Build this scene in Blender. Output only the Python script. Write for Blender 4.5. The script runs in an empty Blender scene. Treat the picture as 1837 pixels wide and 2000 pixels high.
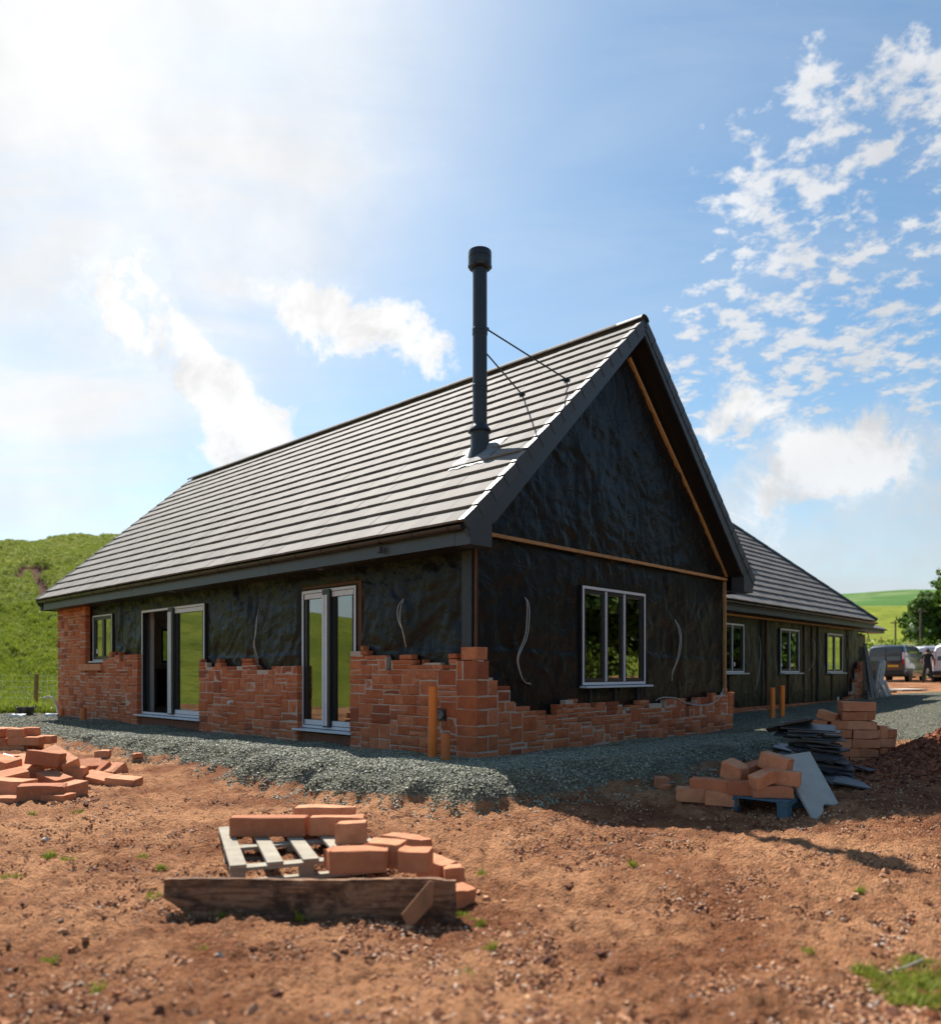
import bpy, bmesh, math, random
import numpy as np
from mathutils import Vector, Matrix, Euler
random.seed(7)
RNG = np.random.default_rng(7)
S = bpy.context.scene
COL = S.collection
R = math.radians

# ------------------------------------------------------------------ camera
CAMZ = 1.06
FPX = 1513.0
cam_d = bpy.data.cameras.new('camera')
cam = bpy.data.objects.new('camera', cam_d)
COL.objects.link(cam)
cam.location = (0, 0, CAMZ)
cam.rotation_euler = (R(90), 0, 0)
cam_d.sensor_fit = 'HORIZONTAL'
cam_d.sensor_width = 36
cam_d.lens = FPX / 1837 * 36
cam_d.shift_y = 312 / 1837
cam_d.clip_start = 0.05
cam_d.clip_end = 3000
cam_d.dof.use_dof = True
cam_d.dof.focus_distance = 9.5
cam_d.dof.aperture_fstop = 1.25
S.camera = cam

# ------------------------------------------------------------------ light, sky, exposure
SUN_AZ, SUN_EL = -28.0, 50.0          # degrees left of the view axis (+Y), above the horizon
S.view_settings.view_transform = 'Standard'
S.view_settings.look = 'None'
S.view_settings.exposure = 0.98
S.view_settings.gamma = 1
S.view_settings.use_curve_mapping = False
sd = bpy.data.lights.new('sun', 'SUN')
sd.energy = 4.5
sd.angle = R(0.6)
sd.color = (1.0, 0.94, 0.85)
sun = bpy.data.objects.new('sun', sd)
COL.objects.link(sun)
sdir = Vector((math.sin(R(SUN_AZ)) * math.cos(R(SUN_EL)), math.cos(R(SUN_AZ)) * math.cos(R(SUN_EL)), math.sin(R(SUN_EL))))
sun.rotation_euler = sdir.to_track_quat('Z', 'Y').to_euler()
sun.location = (-10, 20, 30)


class N:
    """small node-tree builder"""
    def __init__(s, tree):
        s.t = tree
        s.n = tree.nodes
        s.l = tree.links

    def node(s, typ, **kw):
        n = s.n.new(typ)
        for k, v in kw.items():
            setattr(n, k, v)
        return n

    def put(s, sock, v):
        if v is None:
            return
        if isinstance(v, bpy.types.NodeSocket):
            s.l.new(v, sock)
        elif isinstance(v, (tuple, list)) and sock.type == 'RGBA' and len(v) == 3:
            sock.default_value = (*v, 1)
        else:
            sock.default_value = v

    def m(s, op, a, b=None, c=None, clamp=False):
        n = s.node('ShaderNodeMath', operation=op, use_clamp=clamp)
        for i, v in enumerate((a, b, c)):
            s.put(n.inputs[i], v)
        return n.outputs[0]

    def vm(s, op, a, b=None, out=0):
        n = s.node('ShaderNodeVectorMath', operation=op)
        s.put(n.inputs[0], a)
        s.put(n.inputs[1], b)
        return n.outputs[out]

    def noise(s, vec, scale, detail=4, rough=0.5, dist=0.0, col=False, typ='FBM'):
        n = s.node('ShaderNodeTexNoise')
        n.noise_type = typ
        s.put(n.inputs['Vector'], vec)
        n.inputs['Scale'].default_value = scale
        n.inputs['Detail'].default_value = detail
        n.inputs['Roughness'].default_value = rough
        n.inputs['Distortion'].default_value = dist
        return n.outputs['Color' if col else 'Fac']

    def voro(s, vec, scale, feature='F1', out='Distance', rand=1.0):
        n = s.node('ShaderNodeTexVoronoi', feature=feature)
        s.put(n.inputs['Vector'], vec)
        n.inputs['Scale'].default_value = scale
        n.inputs['Randomness'].default_value = rand
        return n.outputs[out]

    def ramp(s, fac, lo, hi, a=0.0, b=1.0, smooth=True):
        n = s.node('ShaderNodeMapRange')
        n.interpolation_type = 'SMOOTHSTEP' if smooth else 'LINEAR'
        s.put(n.inputs[0], fac)
        n.inputs[1].default_value = lo
        n.inputs[2].default_value = hi
        n.inputs[3].default_value = a
        n.inputs[4].default_value = b
        return n.outputs[0]

    def mix(s, f, a, b, blend='MIX'):
        n = s.node('ShaderNodeMix', data_type='RGBA', blend_type=blend)
        s.put(n.inputs[0], f)
        s.put(n.inputs[6], a)
        s.put(n.inputs[7], b)
        return n.outputs[2]

    def bump(s, h, strength=0.3, dist=0.02, nrm=None):
        n = s.node('ShaderNodeBump')
        n.inputs['Strength'].default_value = strength
        n.inputs['Distance'].default_value = dist
        s.put(n.inputs['Height'], h)
        if nrm is not None:
            s.put(n.inputs['Normal'], nrm)
        return n.outputs[0]

    def mapping(s, vec, scale=(1, 1, 1), loc=(0, 0, 0), rot=(0, 0, 0)):
        n = s.node('ShaderNodeMapping')
        s.put(n.inputs[0], vec)
        n.inputs[1].default_value = loc
        n.inputs[2].default_value = rot
        n.inputs[3].default_value = scale
        return n.outputs[0]


def px_dir(px, py):
    v = Vector(((px - 918.5) / FPX, 1, (1312 - py) / FPX))
    return v.normalized()


world = bpy.data.worlds.new('World')
S.world = world
world.use_nodes = True
w = N(world.node_tree)
w.n.clear()
sky = w.node('ShaderNodeTexSky', sky_type='NISHITA')
sky.sun_disc = False
sky.sun_elevation = R(SUN_EL)
sky.sun_rotation = R(SUN_AZ)
sky.altitude = 200
sky.air_density = 1.0
sky.dust_density = 0.7
sky.ozone_density = 1.2
gen = w.node('ShaderNodeTexCoord').outputs['Generated']
dirv = w.vm('NORMALIZE', gen)
sep = w.node('ShaderNodeSeparateXYZ')
w.put(sep.inputs[0], dirv)
dx, dy, dz = sep.outputs
den = w.m('ADD', w.m('MAXIMUM', dz, 0.0), 0.16)
cmb = w.node('ShaderNodeCombineXYZ')
w.put(cmb.inputs[0], w.m('DIVIDE', dx, den))
w.put(cmb.inputs[1], w.m('DIVIDE', dy, den))
pl = cmb.outputs[0]                 # a cloud layer at constant height


def caps(lst):
    tot = None
    for px, py, deg, amp in lst:
        d = px_dir(px, py)
        dot = w.vm('DOT_PRODUCT', dirv, tuple(d), out=1)
        k = 1.0 / (1 - math.cos(R(deg)))
        e = w.m('MULTIPLY', w.m('POWER', 2.718, w.m('MULTIPLY', w.m('SUBTRACT', 1.0, dot), -k)), amp)
        tot = e if tot is None else w.m('ADD', tot, e)
    return tot


# broad thin veil round the sun, upper left
veil_m = caps([(250, 120, 17, .95), (-60, 520, 12, .5), (430, 250, 8, .35), (-300, 200, 20, .5), (20, 950, 9, .45), (620, 60, 8, .12)])
vn = w.noise(w.mapping(pl, rot=(0, 0, 0.7), scale=(1, 2.2, 1)), 1.3, 8, .62, 0.6)
veil = w.m('MULTIPLY', w.m('MINIMUM', veil_m, 1.0), w.ramp(vn, .28, .66, .50, .98), clamp=True)
# puffy cumulus
cum_m = caps([(235, 540, 2.6, .60), (290, 630, 2.5, .62), (360, 710, 2.5, .62), (440, 775, 2.5, .62), (530, 850, 2.5, .6), (430, 905, 2.6, .62), (455, 545, 1.9, .52),
              (550, 575, 2.2, .55), (650, 610, 2.7, .60), (770, 630, 2.7, .60), (850, 690, 1.9, .5), (640, 670, 1.8, .4),
              (1640, 890, 3.4, .56), (1540, 930, 2.6, .42), (1760, 900, 2.6, .42), (1400, 830, 2.6, .5), (1480, 780, 2.0, .35), (1500, 1020, 3.4, .35)])
cn = w.noise(dirv, 11, 12, .66, 0.35)
cn2 = w.noise(dirv, 3.0, 4, .5)
cum = w.ramp(w.m('ADD', w.m('SUBTRACT', w.m('MINIMUM', cum_m, .66), .36), w.m('MULTIPLY', w.m('SUBTRACT', cn, .5), 1.9)), -.07, .27)
bank_m = caps([(1620, 1060, 8, .8), (1480, 1010, 5, .6), (1820, 1080, 8, .8), (60, 960, 6, .35)])
bank = w.m('MULTIPLY', w.ramp(w.m('ADD', w.m('SUBTRACT', w.m('MINIMUM', bank_m, .7), .42), w.m('MULTIPLY', w.m('SUBTRACT', cn, .5), 1.3)), -.1, .5), .85)
# small broken altocumulus, right
alt_m = caps([(1640, 330, 6, .55), (1530, 440, 5, .45), (1760, 380, 6, .5), (1480, 300, 3, .35), (1800, 200, 5, .42), (1560, 560, 5, .32), (1780, 560, 5, .4),
              (1370, 670, 4.0, .48), (1480, 690, 4.6, .48), (1620, 690, 4.5, .42), (1740, 780, 5, .42), (1430, 800, 4.5, .6), (1800, 680, 4, .35)])
an = w.noise(pl, 17, 8, .62, 0.1)
an2 = w.noise(pl, 4.5, 3, .5, 0.2)
alt = w.ramp(w.m('ADD', w.m('SUBTRACT', w.m('MINIMUM', alt_m, .60), .49), w.m('ADD', w.m('MULTIPLY', w.m('SUBTRACT', an, .5), 2.6), w.m('MULTIPLY', w.m('SUBTRACT', an2, .5), 1.4))), -.04, .46)
alt = w.m('MULTIPLY', alt, .85)
# low haze cloud toward the horizon
low_el = w.ramp(dz, .03, .36, 1.0, 0.0)
ln = w.noise(w.mapping(dirv, scale=(1, 1, 3.2)), 4.2, 8, .6, .3)
low = w.m('MULTIPLY', w.m('MULTIPLY', low_el, .95), w.ramp(ln, .25, .55, .5, 1.0))
# thin film of high cloud everywhere
film = w.m('MULTIPLY', w.ramp(w.noise(w.mapping(pl, rot=(0, 0, .5), scale=(.6, 2.4, 1)), 1.1, 8, .6, .8), .35, .8), .22)
dens = w.m('MAXIMUM', w.m('MAXIMUM', w.m('MAXIMUM', cum, bank), alt), w.m('MAXIMUM', w.m('MAXIMUM', veil, low), film), clamp=True)
# cloud tone: soft grey bases, brighter towards the sun
sdot = w.vm('DOT_PRODUCT', dirv, tuple(sdir), out=1)
nearsun = w.ramp(sdot, .35, .96, 0, 1)
shade = w.ramp(w.noise(dirv, 7, 6, .55), .3, .7, .90, 1.05)
cb = w.m('MULTIPLY', w.m('ADD', w.m('ADD', .29, w.m('MULTIPLY', low_el, .10)), w.m('MULTIPLY', nearsun, .21)), shade)
thick = w.m('MAXIMUM', cum, w.m('MULTIPLY', alt, .6))
cb = w.m('MINIMUM', w.m('ADD', cb, w.m('MULTIPLY', thick, .10)), .52)
belly = w.m('MULTIPLY', w.ramp(w.noise(dirv, 13, 7, .6, .3), .44, .66), w.m('MULTIPLY', thick, .20))
cb = w.m('MULTIPLY', cb, w.m('SUBTRACT', 1.0, belly))
ccol = w.mix(low_el, (1.0, 1.0, 1.0), (.86, .93, 1.0))
cloud = w.node('ShaderNodeBackground')
w.put(cloud.inputs[0], ccol)
w.put(cloud.inputs[1], cb)
bg = w.node('ShaderNodeBackground')
hsv = w.node('ShaderNodeHueSaturation')
hsv.inputs['Saturation'].default_value = 1.12
w.put(hsv.inputs['Color'], sky.outputs[0])
w.put(bg.inputs[0], w.mix(1.0, hsv.outputs[0], (.94, 1.05, .98), 'MULTIPLY'))
bg.inputs[1].default_value = 0.078
mixs = w.node('ShaderNodeMixShader')
w.put(mixs.inputs[0], dens)
w.put(mixs.inputs[1], bg.outputs[0])
w.put(mixs.inputs[2], cloud.outputs[0])
wout = w.node('ShaderNodeOutputWorld')
w.put(wout.inputs[0], mixs.outputs[0])

# ------------------------------------------------------------------ numpy noise
def _hash(ix, iy, seed):
    h = (ix.astype(np.int64) * 374761393 + iy.astype(np.int64) * 668265263 + (seed * 362437 % 2147483647)) & 0xFFFFFFFF
    h = ((h ^ (h >> 13)) * 1274126177) & 0xFFFFFFFF
    return ((h ^ (h >> 16)) & 0xFFFF) / 65535.0


def vnoise(x, y, seed=0):
    ix = np.floor(x)
    iy = np.floor(y)
    fx = x - ix
    fy = y - iy
    fx = fx * fx * fx * (fx * (fx * 6 - 15) + 10)
    fy = fy * fy * fy * (fy * (fy * 6 - 15) + 10)
    a = _hash(ix, iy, seed)
    b = _hash(ix + 1, iy, seed)
    c = _hash(ix, iy + 1, seed)
    d = _hash(ix + 1, iy + 1, seed)
    return (a * (1 - fx) + b * fx) * (1 - fy) + (c * (1 - fx) + d * fx) * fy - .5


def fbm(x, y, seed=0, octv=4, gain=.5, lac=2.03):
    t = 0
    a = 1.0
    for i in range(octv):
        c, s_ = math.cos(i * 1.1), math.sin(i * 1.1)
        t = t + a * vnoise(x * c - y * s_ + 17.3 * i, x * s_ + y * c - 9.1 * i, seed + i)
        x = x * lac
        y = y * lac
        a *= gain
    return t


def sstep(a, b, x):
    t = np.clip((x - a) / (b - a), 0, 1)
    return t * t * (3 - 2 * t)

# ------------------------------------------------------------------ helpers: objects and meshes
def tag(o, label=None, cat=None, group=None, kind=None):
    for k, v in (('label', label), ('category', cat), ('group', group), ('kind', kind)):
        if v:
            o[k] = v
    return o


def empty(name, loc=(0, 0, 0), rz=0.0, **kw):
    o = bpy.data.objects.new(name, None)
    o.empty_display_size = .1
    COL.objects.link(o)
    o.location = loc
    o.rotation_euler = (0, 0, rz)
    return tag(o, **kw)


def link(name, me, parent=None, loc=(0, 0, 0), rot=(0, 0, 0), **kw):
    o = bpy.data.objects.new(name, me)
    COL.objects.link(o)
    o.parent = parent
    o.location = loc
    o.rotation_euler = rot
    return tag(o, **kw)


class MB:
    def __init__(s):
        s.v = []
        s.f = []
        s.mi = []

    def add(s, verts, faces, mi=0):
        b = len(s.v)
        s.v += [tuple(p) for p in verts]
        s.f += [tuple(b + i for i in f) for f in faces]
        s.mi += [mi] * len(faces)
        return s

    def box(s, x0, x1, y0, y1, z0, z1, mi=0, M=None):
        vs = [(x, y, z) for z in (z0, z1) for y in (y0, y1) for x in (x0, x1)]
        if M is not None:
            vs = [tuple(M @ Vector(p)) for p in vs]
        return s.add(vs, [(0, 2, 3, 1), (4, 5, 7, 6), (0, 1, 5, 4), (2, 6, 7, 3), (0, 4, 6, 2), (1, 3, 7, 5)], mi)

    def bar(s, a, b, wd, ht, up=(0, 0, 1), mi=0):
        a = Vector(a)
        b = Vector(b)
        d = (b - a).normalized()
        up = Vector(up)
        sd_ = d.cross(up).normalized()
        u = sd_.cross(d).normalized()
        vs = []
        for p in (a, b):
            for sx, su in ((-1, -1), (1, -1), (1, 1), (-1, 1)):
                vs.append(p + sd_ * sx * wd / 2 + u * su * ht / 2)
        return s.add(vs, [(3, 2, 1, 0), (4, 5, 6, 7), (0, 1, 5, 4), (1, 2, 6, 5), (2, 3, 7, 6), (3, 0, 4, 7)], mi)

    def prism(s, poly, axis, a, b, mi=0):
        """poly: 2-D points, extruded along axis ('x','y','z') from a to b"""
        n = len(poly)
        vs = []
        for t in (a, b):
            for p, q in poly:
                vs.append({'x': (t, p, q), 'y': (p, t, q), 'z': (p, q, t)}[axis])
        fs = [tuple(range(n - 1, -1, -1)), tuple(range(n, 2 * n))] + [(i, (i + 1) % n, n + (i + 1) % n, n + i) for i in range(n)]
        return s.add(vs, fs, mi)

    def tube(s, pts, r, n=8, cap=True, mi=0):
        pts = [Vector(p) for p in pts]
        rs = r if isinstance(r, (list, tuple)) else [r] * len(pts)
        b = len(s.v)
        nrm = None
        for i, p in enumerate(pts):
            t = (pts[min(i + 1, len(pts) - 1)] - pts[max(i - 1, 0)]).normalized()
            if nrm is None:
                nrm = t.orthogonal().normalized()
            else:
                nrm = (nrm - t * nrm.dot(t)).normalized()
            bn = t.cross(nrm)
            for k in range(n):
                a = 2 * math.pi * k / n
                s.v.append(tuple(p + (nrm * math.cos(a) + bn * math.sin(a)) * rs[i]))
        for i in range(len(pts) - 1):
            for k in range(n):
                k2 = (k + 1) % n
                s.f.append((b + i * n + k, b + i * n + k2, b + (i + 1) * n + k2, b + (i + 1) * n + k))
                s.mi.append(mi)
        if cap:
            s.f.append(tuple(b + k for k in range(n - 1, -1, -1)))
            s.f.append(tuple(b + (len(pts) - 1) * n + k for k in range(n)))
            s.mi += [mi, mi]
        return s

    def lathe(s, prof, c=(0, 0), n=24, mi=0):
        b = len(s.v)
        for r_, z in prof:
            for k in range(n):
                a = 2 * math.pi * k / n
                s.v.append((c[0] + r_ * math.cos(a), c[1] + r_ * math.sin(a), z))
        for i in range(len(prof) - 1):
            for k in range(n):
                k2 = (k + 1) % n
                s.f.append((b + i * n + k, b + i * n + k2, b + (i + 1) * n + k2, b + (i + 1) * n + k))
                s.mi.append(mi)
        return s

    def mesh(s, name, mat, smooth=False):
        me = bpy.data.meshes.new(name)
        me.from_pydata(s.v, [], s.f)
        for mm in (mat if isinstance(mat, (list, tuple)) else [mat]):
            me.materials.append(mm)
        if any(s.mi):
            me.polygons.foreach_set('material_index', s.mi)
        bm = bmesh.new()
        bm.from_mesh(me)
        bmesh.ops.recalc_face_normals(bm, faces=bm.faces)
        bm.to_mesh(me)
        bm.free()
        if smooth:
            me.polygons.foreach_set('use_smooth', [True] * len(me.polygons))
            try:
                me.set_sharp_from_angle(angle=R(40))
            except Exception:
                pass
        me.update()
        return me

    def build(s, name, mat, parent=None, smooth=False, loc=(0, 0, 0), rot=(0, 0, 0), bevel=0, **kw):
        o = link(name, s.mesh(name, mat, smooth), parent, loc, rot, **kw)
        if bevel:
            md = o.modifiers.new('edge', 'BEVEL')
            md.width = bevel
            md.segments = 2
            md.limit_method = 'ANGLE'
            md.angle_limit = R(35)
        return o


def np_mesh(name, V, F, mat, smooth=False, attrs=None):
    """V (n,3), F (m,k) same-size faces, fast"""
    me = bpy.data.meshes.new(name)
    V = np.asarray(V, dtype=np.float32)
    F = np.asarray(F, dtype=np.int32)
    m_, k_ = F.shape
    me.vertices.add(len(V))
    me.vertices.foreach_set('co', V.ravel())
    me.loops.add(m_ * k_)
    me.loops.foreach_set('vertex_index', F.ravel())
    me.polygons.add(m_)
    me.polygons.foreach_set('loop_start', np.arange(0, m_ * k_, k_, dtype=np.int32))
    me.polygons.foreach_set('loop_total', np.full(m_, k_, dtype=np.int32))
    if smooth:
        me.polygons.foreach_set('use_smooth', np.ones(m_, dtype=bool))
    for mm in (mat if isinstance(mat, (list, tuple)) else [mat]):
        me.materials.append(mm)
    for nm, arr in (attrs or {}).items():
        a = me.attributes.new(nm, 'FLOAT', 'POINT')
        a.data.foreach_set('value', np.asarray(arr, dtype=np.float32).ravel())
    me.update(calc_edges=True)
    me.validate()
    return me


_VAR_COLL = {}


def scatter(name, P, rot, scl, variants, parent=None, idx=None, **kw):
    """point cloud -> geometry nodes instances of small meshes (for gravel, clods, grass: stuff)"""
    P = np.asarray(P, dtype=np.float32)
    me = bpy.data.meshes.new(name)
    me.vertices.add(len(P))
    me.vertices.foreach_set('co', P.ravel())
    a = me.attributes.new('rotv', 'FLOAT_VECTOR', 'POINT')
    a.data.foreach_set('vector', np.asarray(rot, dtype=np.float32).ravel())
    a = me.attributes.new('sclv', 'FLOAT_VECTOR', 'POINT')
    a.data.foreach_set('vector', np.asarray(scl, dtype=np.float32).ravel())
    key = tuple(v.name for v in variants)
    if key not in _VAR_COLL:
        c = bpy.data.collections.new('variants_' + name)
        for v in variants:
            o = bpy.data.objects.new('variant_' + v.name, v)
            c.objects.link(o)
        _VAR_COLL[key] = c
    ng = bpy.data.node_groups.new('scatter_' + name, 'GeometryNodeTree')
    ng.interface.new_socket('Geometry', in_out='INPUT', socket_type='NodeSocketGeometry')
    ng.interface.new_socket('Geometry', in_out='OUTPUT', socket_type='NodeSocketGeometry')
    g = N(ng)
    gi = g.node('NodeGroupInput')
    go = g.node('NodeGroupOutput')
    ci = g.node('GeometryNodeCollectionInfo')
    ci.inputs['Collection'].default_value = _VAR_COLL[key]
    ci.inputs['Separate Children'].default_value = True
    ci.inputs['Reset Children'].default_value = True
    iop = g.node('GeometryNodeInstanceOnPoints')
    ar = g.node('GeometryNodeInputNamedAttribute', data_type='FLOAT_VECTOR')
    ar.inputs['Name'].default_value = 'rotv'
    asn = g.node('GeometryNodeInputNamedAttribute', data_type='FLOAT_VECTOR')
    asn.inputs['Name'].default_value = 'sclv'
    rv = g.node('FunctionNodeRandomValue', data_type='INT')
    rv.inputs[4].default_value = 0
    rv.inputs[5].default_value = max(0, len(variants) - 1)
    e2r = g.node('FunctionNodeEulerToRotation')
    g.l.new(ar.outputs[0], e2r.inputs[0])
    g.l.new(gi.outputs[0], iop.inputs['Points'])
    g.l.new(ci.outputs[0], iop.inputs['Instance'])
    iop.inputs['Pick Instance'].default_value = True
    g.l.new(rv.outputs[2], iop.inputs['Instance Index'])
    g.l.new(e2r.outputs[0], iop.inputs['Rotation'])
    g.l.new(asn.outputs[0], iop.inputs['Scale'])
    g.l.new(iop.outputs[0], go.inputs[0])
    o = link(name, me, parent, **kw)
    md = o.modifiers.new('scatter', 'NODES')
    md.node_group = ng
    return o

# ------------------------------------------------------------------ materials
MATS = {}


def mat(name, fn=None, color=(.5, .5, .5), rough=.7, spec=.5, metal=0.0, var=0.0, vscale=8.0, bump=0.0, bscale=40.0, bdist=.01, island=0.0, coat=0.0, detail=5, stretch=(1, 1, 1)):
    """plain material with object-space colour variation and bump, or a custom builder"""
    if name in MATS:
        return MATS[name]
    mt = bpy.data.materials.new(name)
    mt.use_nodes = True
    n = N(mt.node_tree)
    b = n.n['Principled BSDF']
    MATS[name] = mt
    if fn:
        fn(n, b)
        return mt
    co = n.node('ShaderNodeTexCoord').outputs['Object']
    rnd = n.node('ShaderNodeObjectInfo').outputs['Random']
    isl = n.node('ShaderNodeNewGeometry').outputs['Random Per Island']
    rr = n.m('FRACT', n.m('ADD', rnd, isl))
    off = n.node('ShaderNodeCombineXYZ')
    n.put(off.inputs[0], n.m('MULTIPLY', rnd, 37.0))
    n.put(off.inputs[1], n.m('MULTIPLY', isl, 19.0))
    vec = n.vm('ADD', n.mapping(co, scale=stretch), off.outputs[0])
    c = None
    if var or island:
        f = n.m('ADD', n.m('MULTIPLY', n.m('SUBTRACT', n.noise(vec, vscale, detail, .6), .5), var * 2.4),
                n.m('MULTIPLY', n.m('SUBTRACT', rr, .5), island * 2))
        br = n.m('ADD', 1.0, f)
        cc = n.node('ShaderNodeVectorMath', operation='SCALE')
        cc.inputs[0].default_value = color
        n.put(cc.inputs[3], br)
        c = cc.outputs[0]
        n.put(b.inputs['Base Color'], c)
    else:
        b.inputs['Base Color'].default_value = (*color, 1)
    b.inputs['Roughness'].default_value = rough
    b.inputs['Specular IOR Level'].default_value = spec
    b.inputs['Metallic'].default_value = metal
    b.inputs['Coat Weight'].default_value = coat
    if bump:
        n.put(b.inputs['Normal'], n.bump(n.noise(vec, bscale, 6, .6), bump, bdist))
    return mt


def sandstone(n, b, base=(.50, .135, .050), alt_=(.64, .235, .110), dark=(.24, .062, .030), light=(.66, .42, .30), flecks=.55, bs=.5):
    co = n.node('ShaderNodeTexCoord').outputs['Object']
    rnd = n.node('ShaderNodeObjectInfo').outputs['Random']
    isl = n.node('ShaderNodeNewGeometry').outputs['Random Per Island']
    rr = n.m('FRACT', n.m('ADD', rnd, isl))
    off = n.node('ShaderNodeCombineXYZ')
    n.put(off.inputs[0], n.m('MULTIPLY', rnd, 37.0))
    n.put(off.inputs[1], n.m('MULTIPLY', isl, 19.0))
    vec = n.vm('ADD', co, off.outputs[0])
    c = n.mix(rr, base, alt_)
    r2 = n.m('FRACT', n.m('MULTIPLY', rr, 7.31))
    c = n.mix(n.ramp(r2, .72, 1.0, 0, .75), c, dark)
    c = n.mix(n.m('MULTIPLY', n.ramp(n.noise(vec, 7, 6, .65), .35, .75), .5), c, dark)
    fl = n.ramp(n.noise(n.mapping(vec, scale=(1, 1, .35), rot=(.4, .5, 0)), 26, 4, .6), .60, .70)
    c = n.mix(n.m('MULTIPLY', fl, n.m('MULTIPLY', flecks, n.ramp(n.m('FRACT', n.m('MULTIPLY', rr, 3.7)), .3, .8, .15, 1))), c, light)
    c = n.mix(n.m('MULTIPLY', n.ramp(n.noise(vec, 90, 3, .6), .4, .7), .25), c, dark)
    n.put(b.inputs['Base Color'], c)
    b.inputs['Roughness'].default_value = .88
    b.inputs['Specular IOR Level'].default_value = .25
    h = n.m('ADD', n.noise(vec, 16, 6, .65), n.m('MULTIPLY', n.noise(vec, 120, 3, .6), .2))
    n.put(b.inputs['Normal'], n.bump(h, bs, .025))


M_STONE = mat('red_sandstone', sandstone)
M_BLOCK = mat('sawn_sandstone', lambda n, b: sandstone(n, b, base=(.53, .20, .095), alt_=(.66, .32, .175), dark=(.30, .10, .05), light=(.66, .40, .27), flecks=.5, bs=.38))
M_MORTAR = mat('mortar', color=(.50, .39, .31), rough=.95, var=.25, vscale=12, bump=.5, bscale=60)
M_TIMBER = mat('sawn_timber', color=(.42, .235, .10), rough=.8, var=.35, vscale=9, bump=.25, bscale=50, stretch=(1, 1, 1), island=.1)
M_TIMBER_D = mat('treated_timber', color=(.10, .045, .02), rough=.8, var=.35, vscale=9, bump=.25, bscale=50)
M_GREYBOARD = mat('slate_grey_board', color=(.042, .052, .062), rough=.42, var=.12, vscale=3, spec=.5)
M_BLACKPLASTIC = mat('black_plastic', color=(.016, .015, .015), rough=.4, var=.1)
M_GUTTER = mat('gutter_plastic', color=(.035, .03, .028), rough=.38, var=.15, vscale=4)
M_FILM = mat('protective_film', color=(.62, .65, .70), rough=.35, var=.10, vscale=5, bump=.1, bscale=20)
M_ALU = mat('brushed_aluminium', color=(.5, .52, .55), rough=.35, metal=.8, var=.1)
M_DARKFRAME = mat('anthracite_frame', color=(.018, .02, .024), rough=.4)
M_PLASTER = mat('plaster', color=(.55, .52, .50), rough=.9, var=.06, vscale=3)
M_DARKROOM = mat('dark_board', color=(.05, .045, .042), rough=.9, var=.2)
M_FLOORIN = mat('concrete', color=(.22, .21, .2), rough=.9, var=.2)
M_ORANGE = mat('orange_pipe_plastic', color=(.80, .205, .03), rough=.42, var=.12, vscale=4, bump=.05)
M_BROWNPIPE = mat('brown_pipe_plastic', color=(.60, .16, .04), rough=.45, var=.15)
M_WHITE = mat('white_plastic', color=(.75, .76, .77), rough=.45)
M_CABLE = mat('grey_cable', color=(.45, .43, .40), rough=.5)
M_LEAD = mat('lead_flashing', color=(.20, .21, .22), rough=.6, var=.4, vscale=9, metal=.1, bump=.4, bscale=14, bdist=.02)
M_FLUE = mat('black_steel_flue', color=(.02, .023, .028), rough=.38, metal=.3, var=.1, spec=.6)
M_DPC = mat('damp_proof_sheet', color=(.022, .03, .038), rough=.5, var=.3, vscale=12, bump=.5, bscale=18)


def tile_mat(n, b):
    co = n.node('ShaderNodeTexCoord').outputs['Object']
    rnd = n.node('ShaderNodeObjectInfo').outputs['Random']
    isl = n.node('ShaderNodeNewGeometry').outputs['Random Per Island']
    rr = n.m('FRACT', n.m('ADD', rnd, isl))
    off = n.node('ShaderNodeCombineXYZ')
    n.put(off.inputs[0], n.m('MULTIPLY', rr, 37.0))
    vec = n.vm('ADD', co, off.outputs[0])
    c = n.mix(rr, (.150, .138, .129), (.215, .198, .185))
    c = n.mix(n.m('MULTIPLY', n.ramp(n.noise(vec, 5, 5, .6), .3, .7), .35), c, (.16, .135, .12))
    n.put(b.inputs['Base Color'], c)
    b.inputs['Roughness'].default_value = .78
    b.inputs['Specular IOR Level'].default_value = .28
    n.put(b.inputs['Normal'], n.bump(n.noise(vec, 70, 5, .7), .35, .006))


M_TILE = mat('roof_tile', tile_mat)
M_TILE_D = mat('dark_verge', color=(.05, .058, .066), rough=.5, var=.15, vscale=5, island=.12)


def membrane(n, b):
    co = n.node('ShaderNodeTexCoord').outputs['Object']
    nz = n.noise(co, 2.2, 6, .6)
    c = n.mix(n.ramp(nz, .3, .75), (.0055, .0060, .0068), (.0105, .0110, .0118))
    dust = n.ramp(n.noise(co, 11, 8, .7, .5), .63, .74)
    c = n.mix(n.m('MULTIPLY', dust, .05), c, (.16, .15, .14))
    n.put(b.inputs['Base Color'], c)
    b.inputs['Roughness'].default_value = .38
    b.inputs['Specular IOR Level'].default_value = .22
    h1 = n.noise(n.mapping(co, rot=(.5, .3, .2)), 8, 4, .5, 1.0, typ='RIDGED_MULTIFRACTAL')
    h2 = n.noise(co, 38, 4, .6)
    nn = n.bump(h1, .42, .03)
    n.put(b.inputs['Normal'], n.bump(h2, .10, .01, nn))


M_MEMB = mat('black_breather_membrane', membrane)


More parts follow.
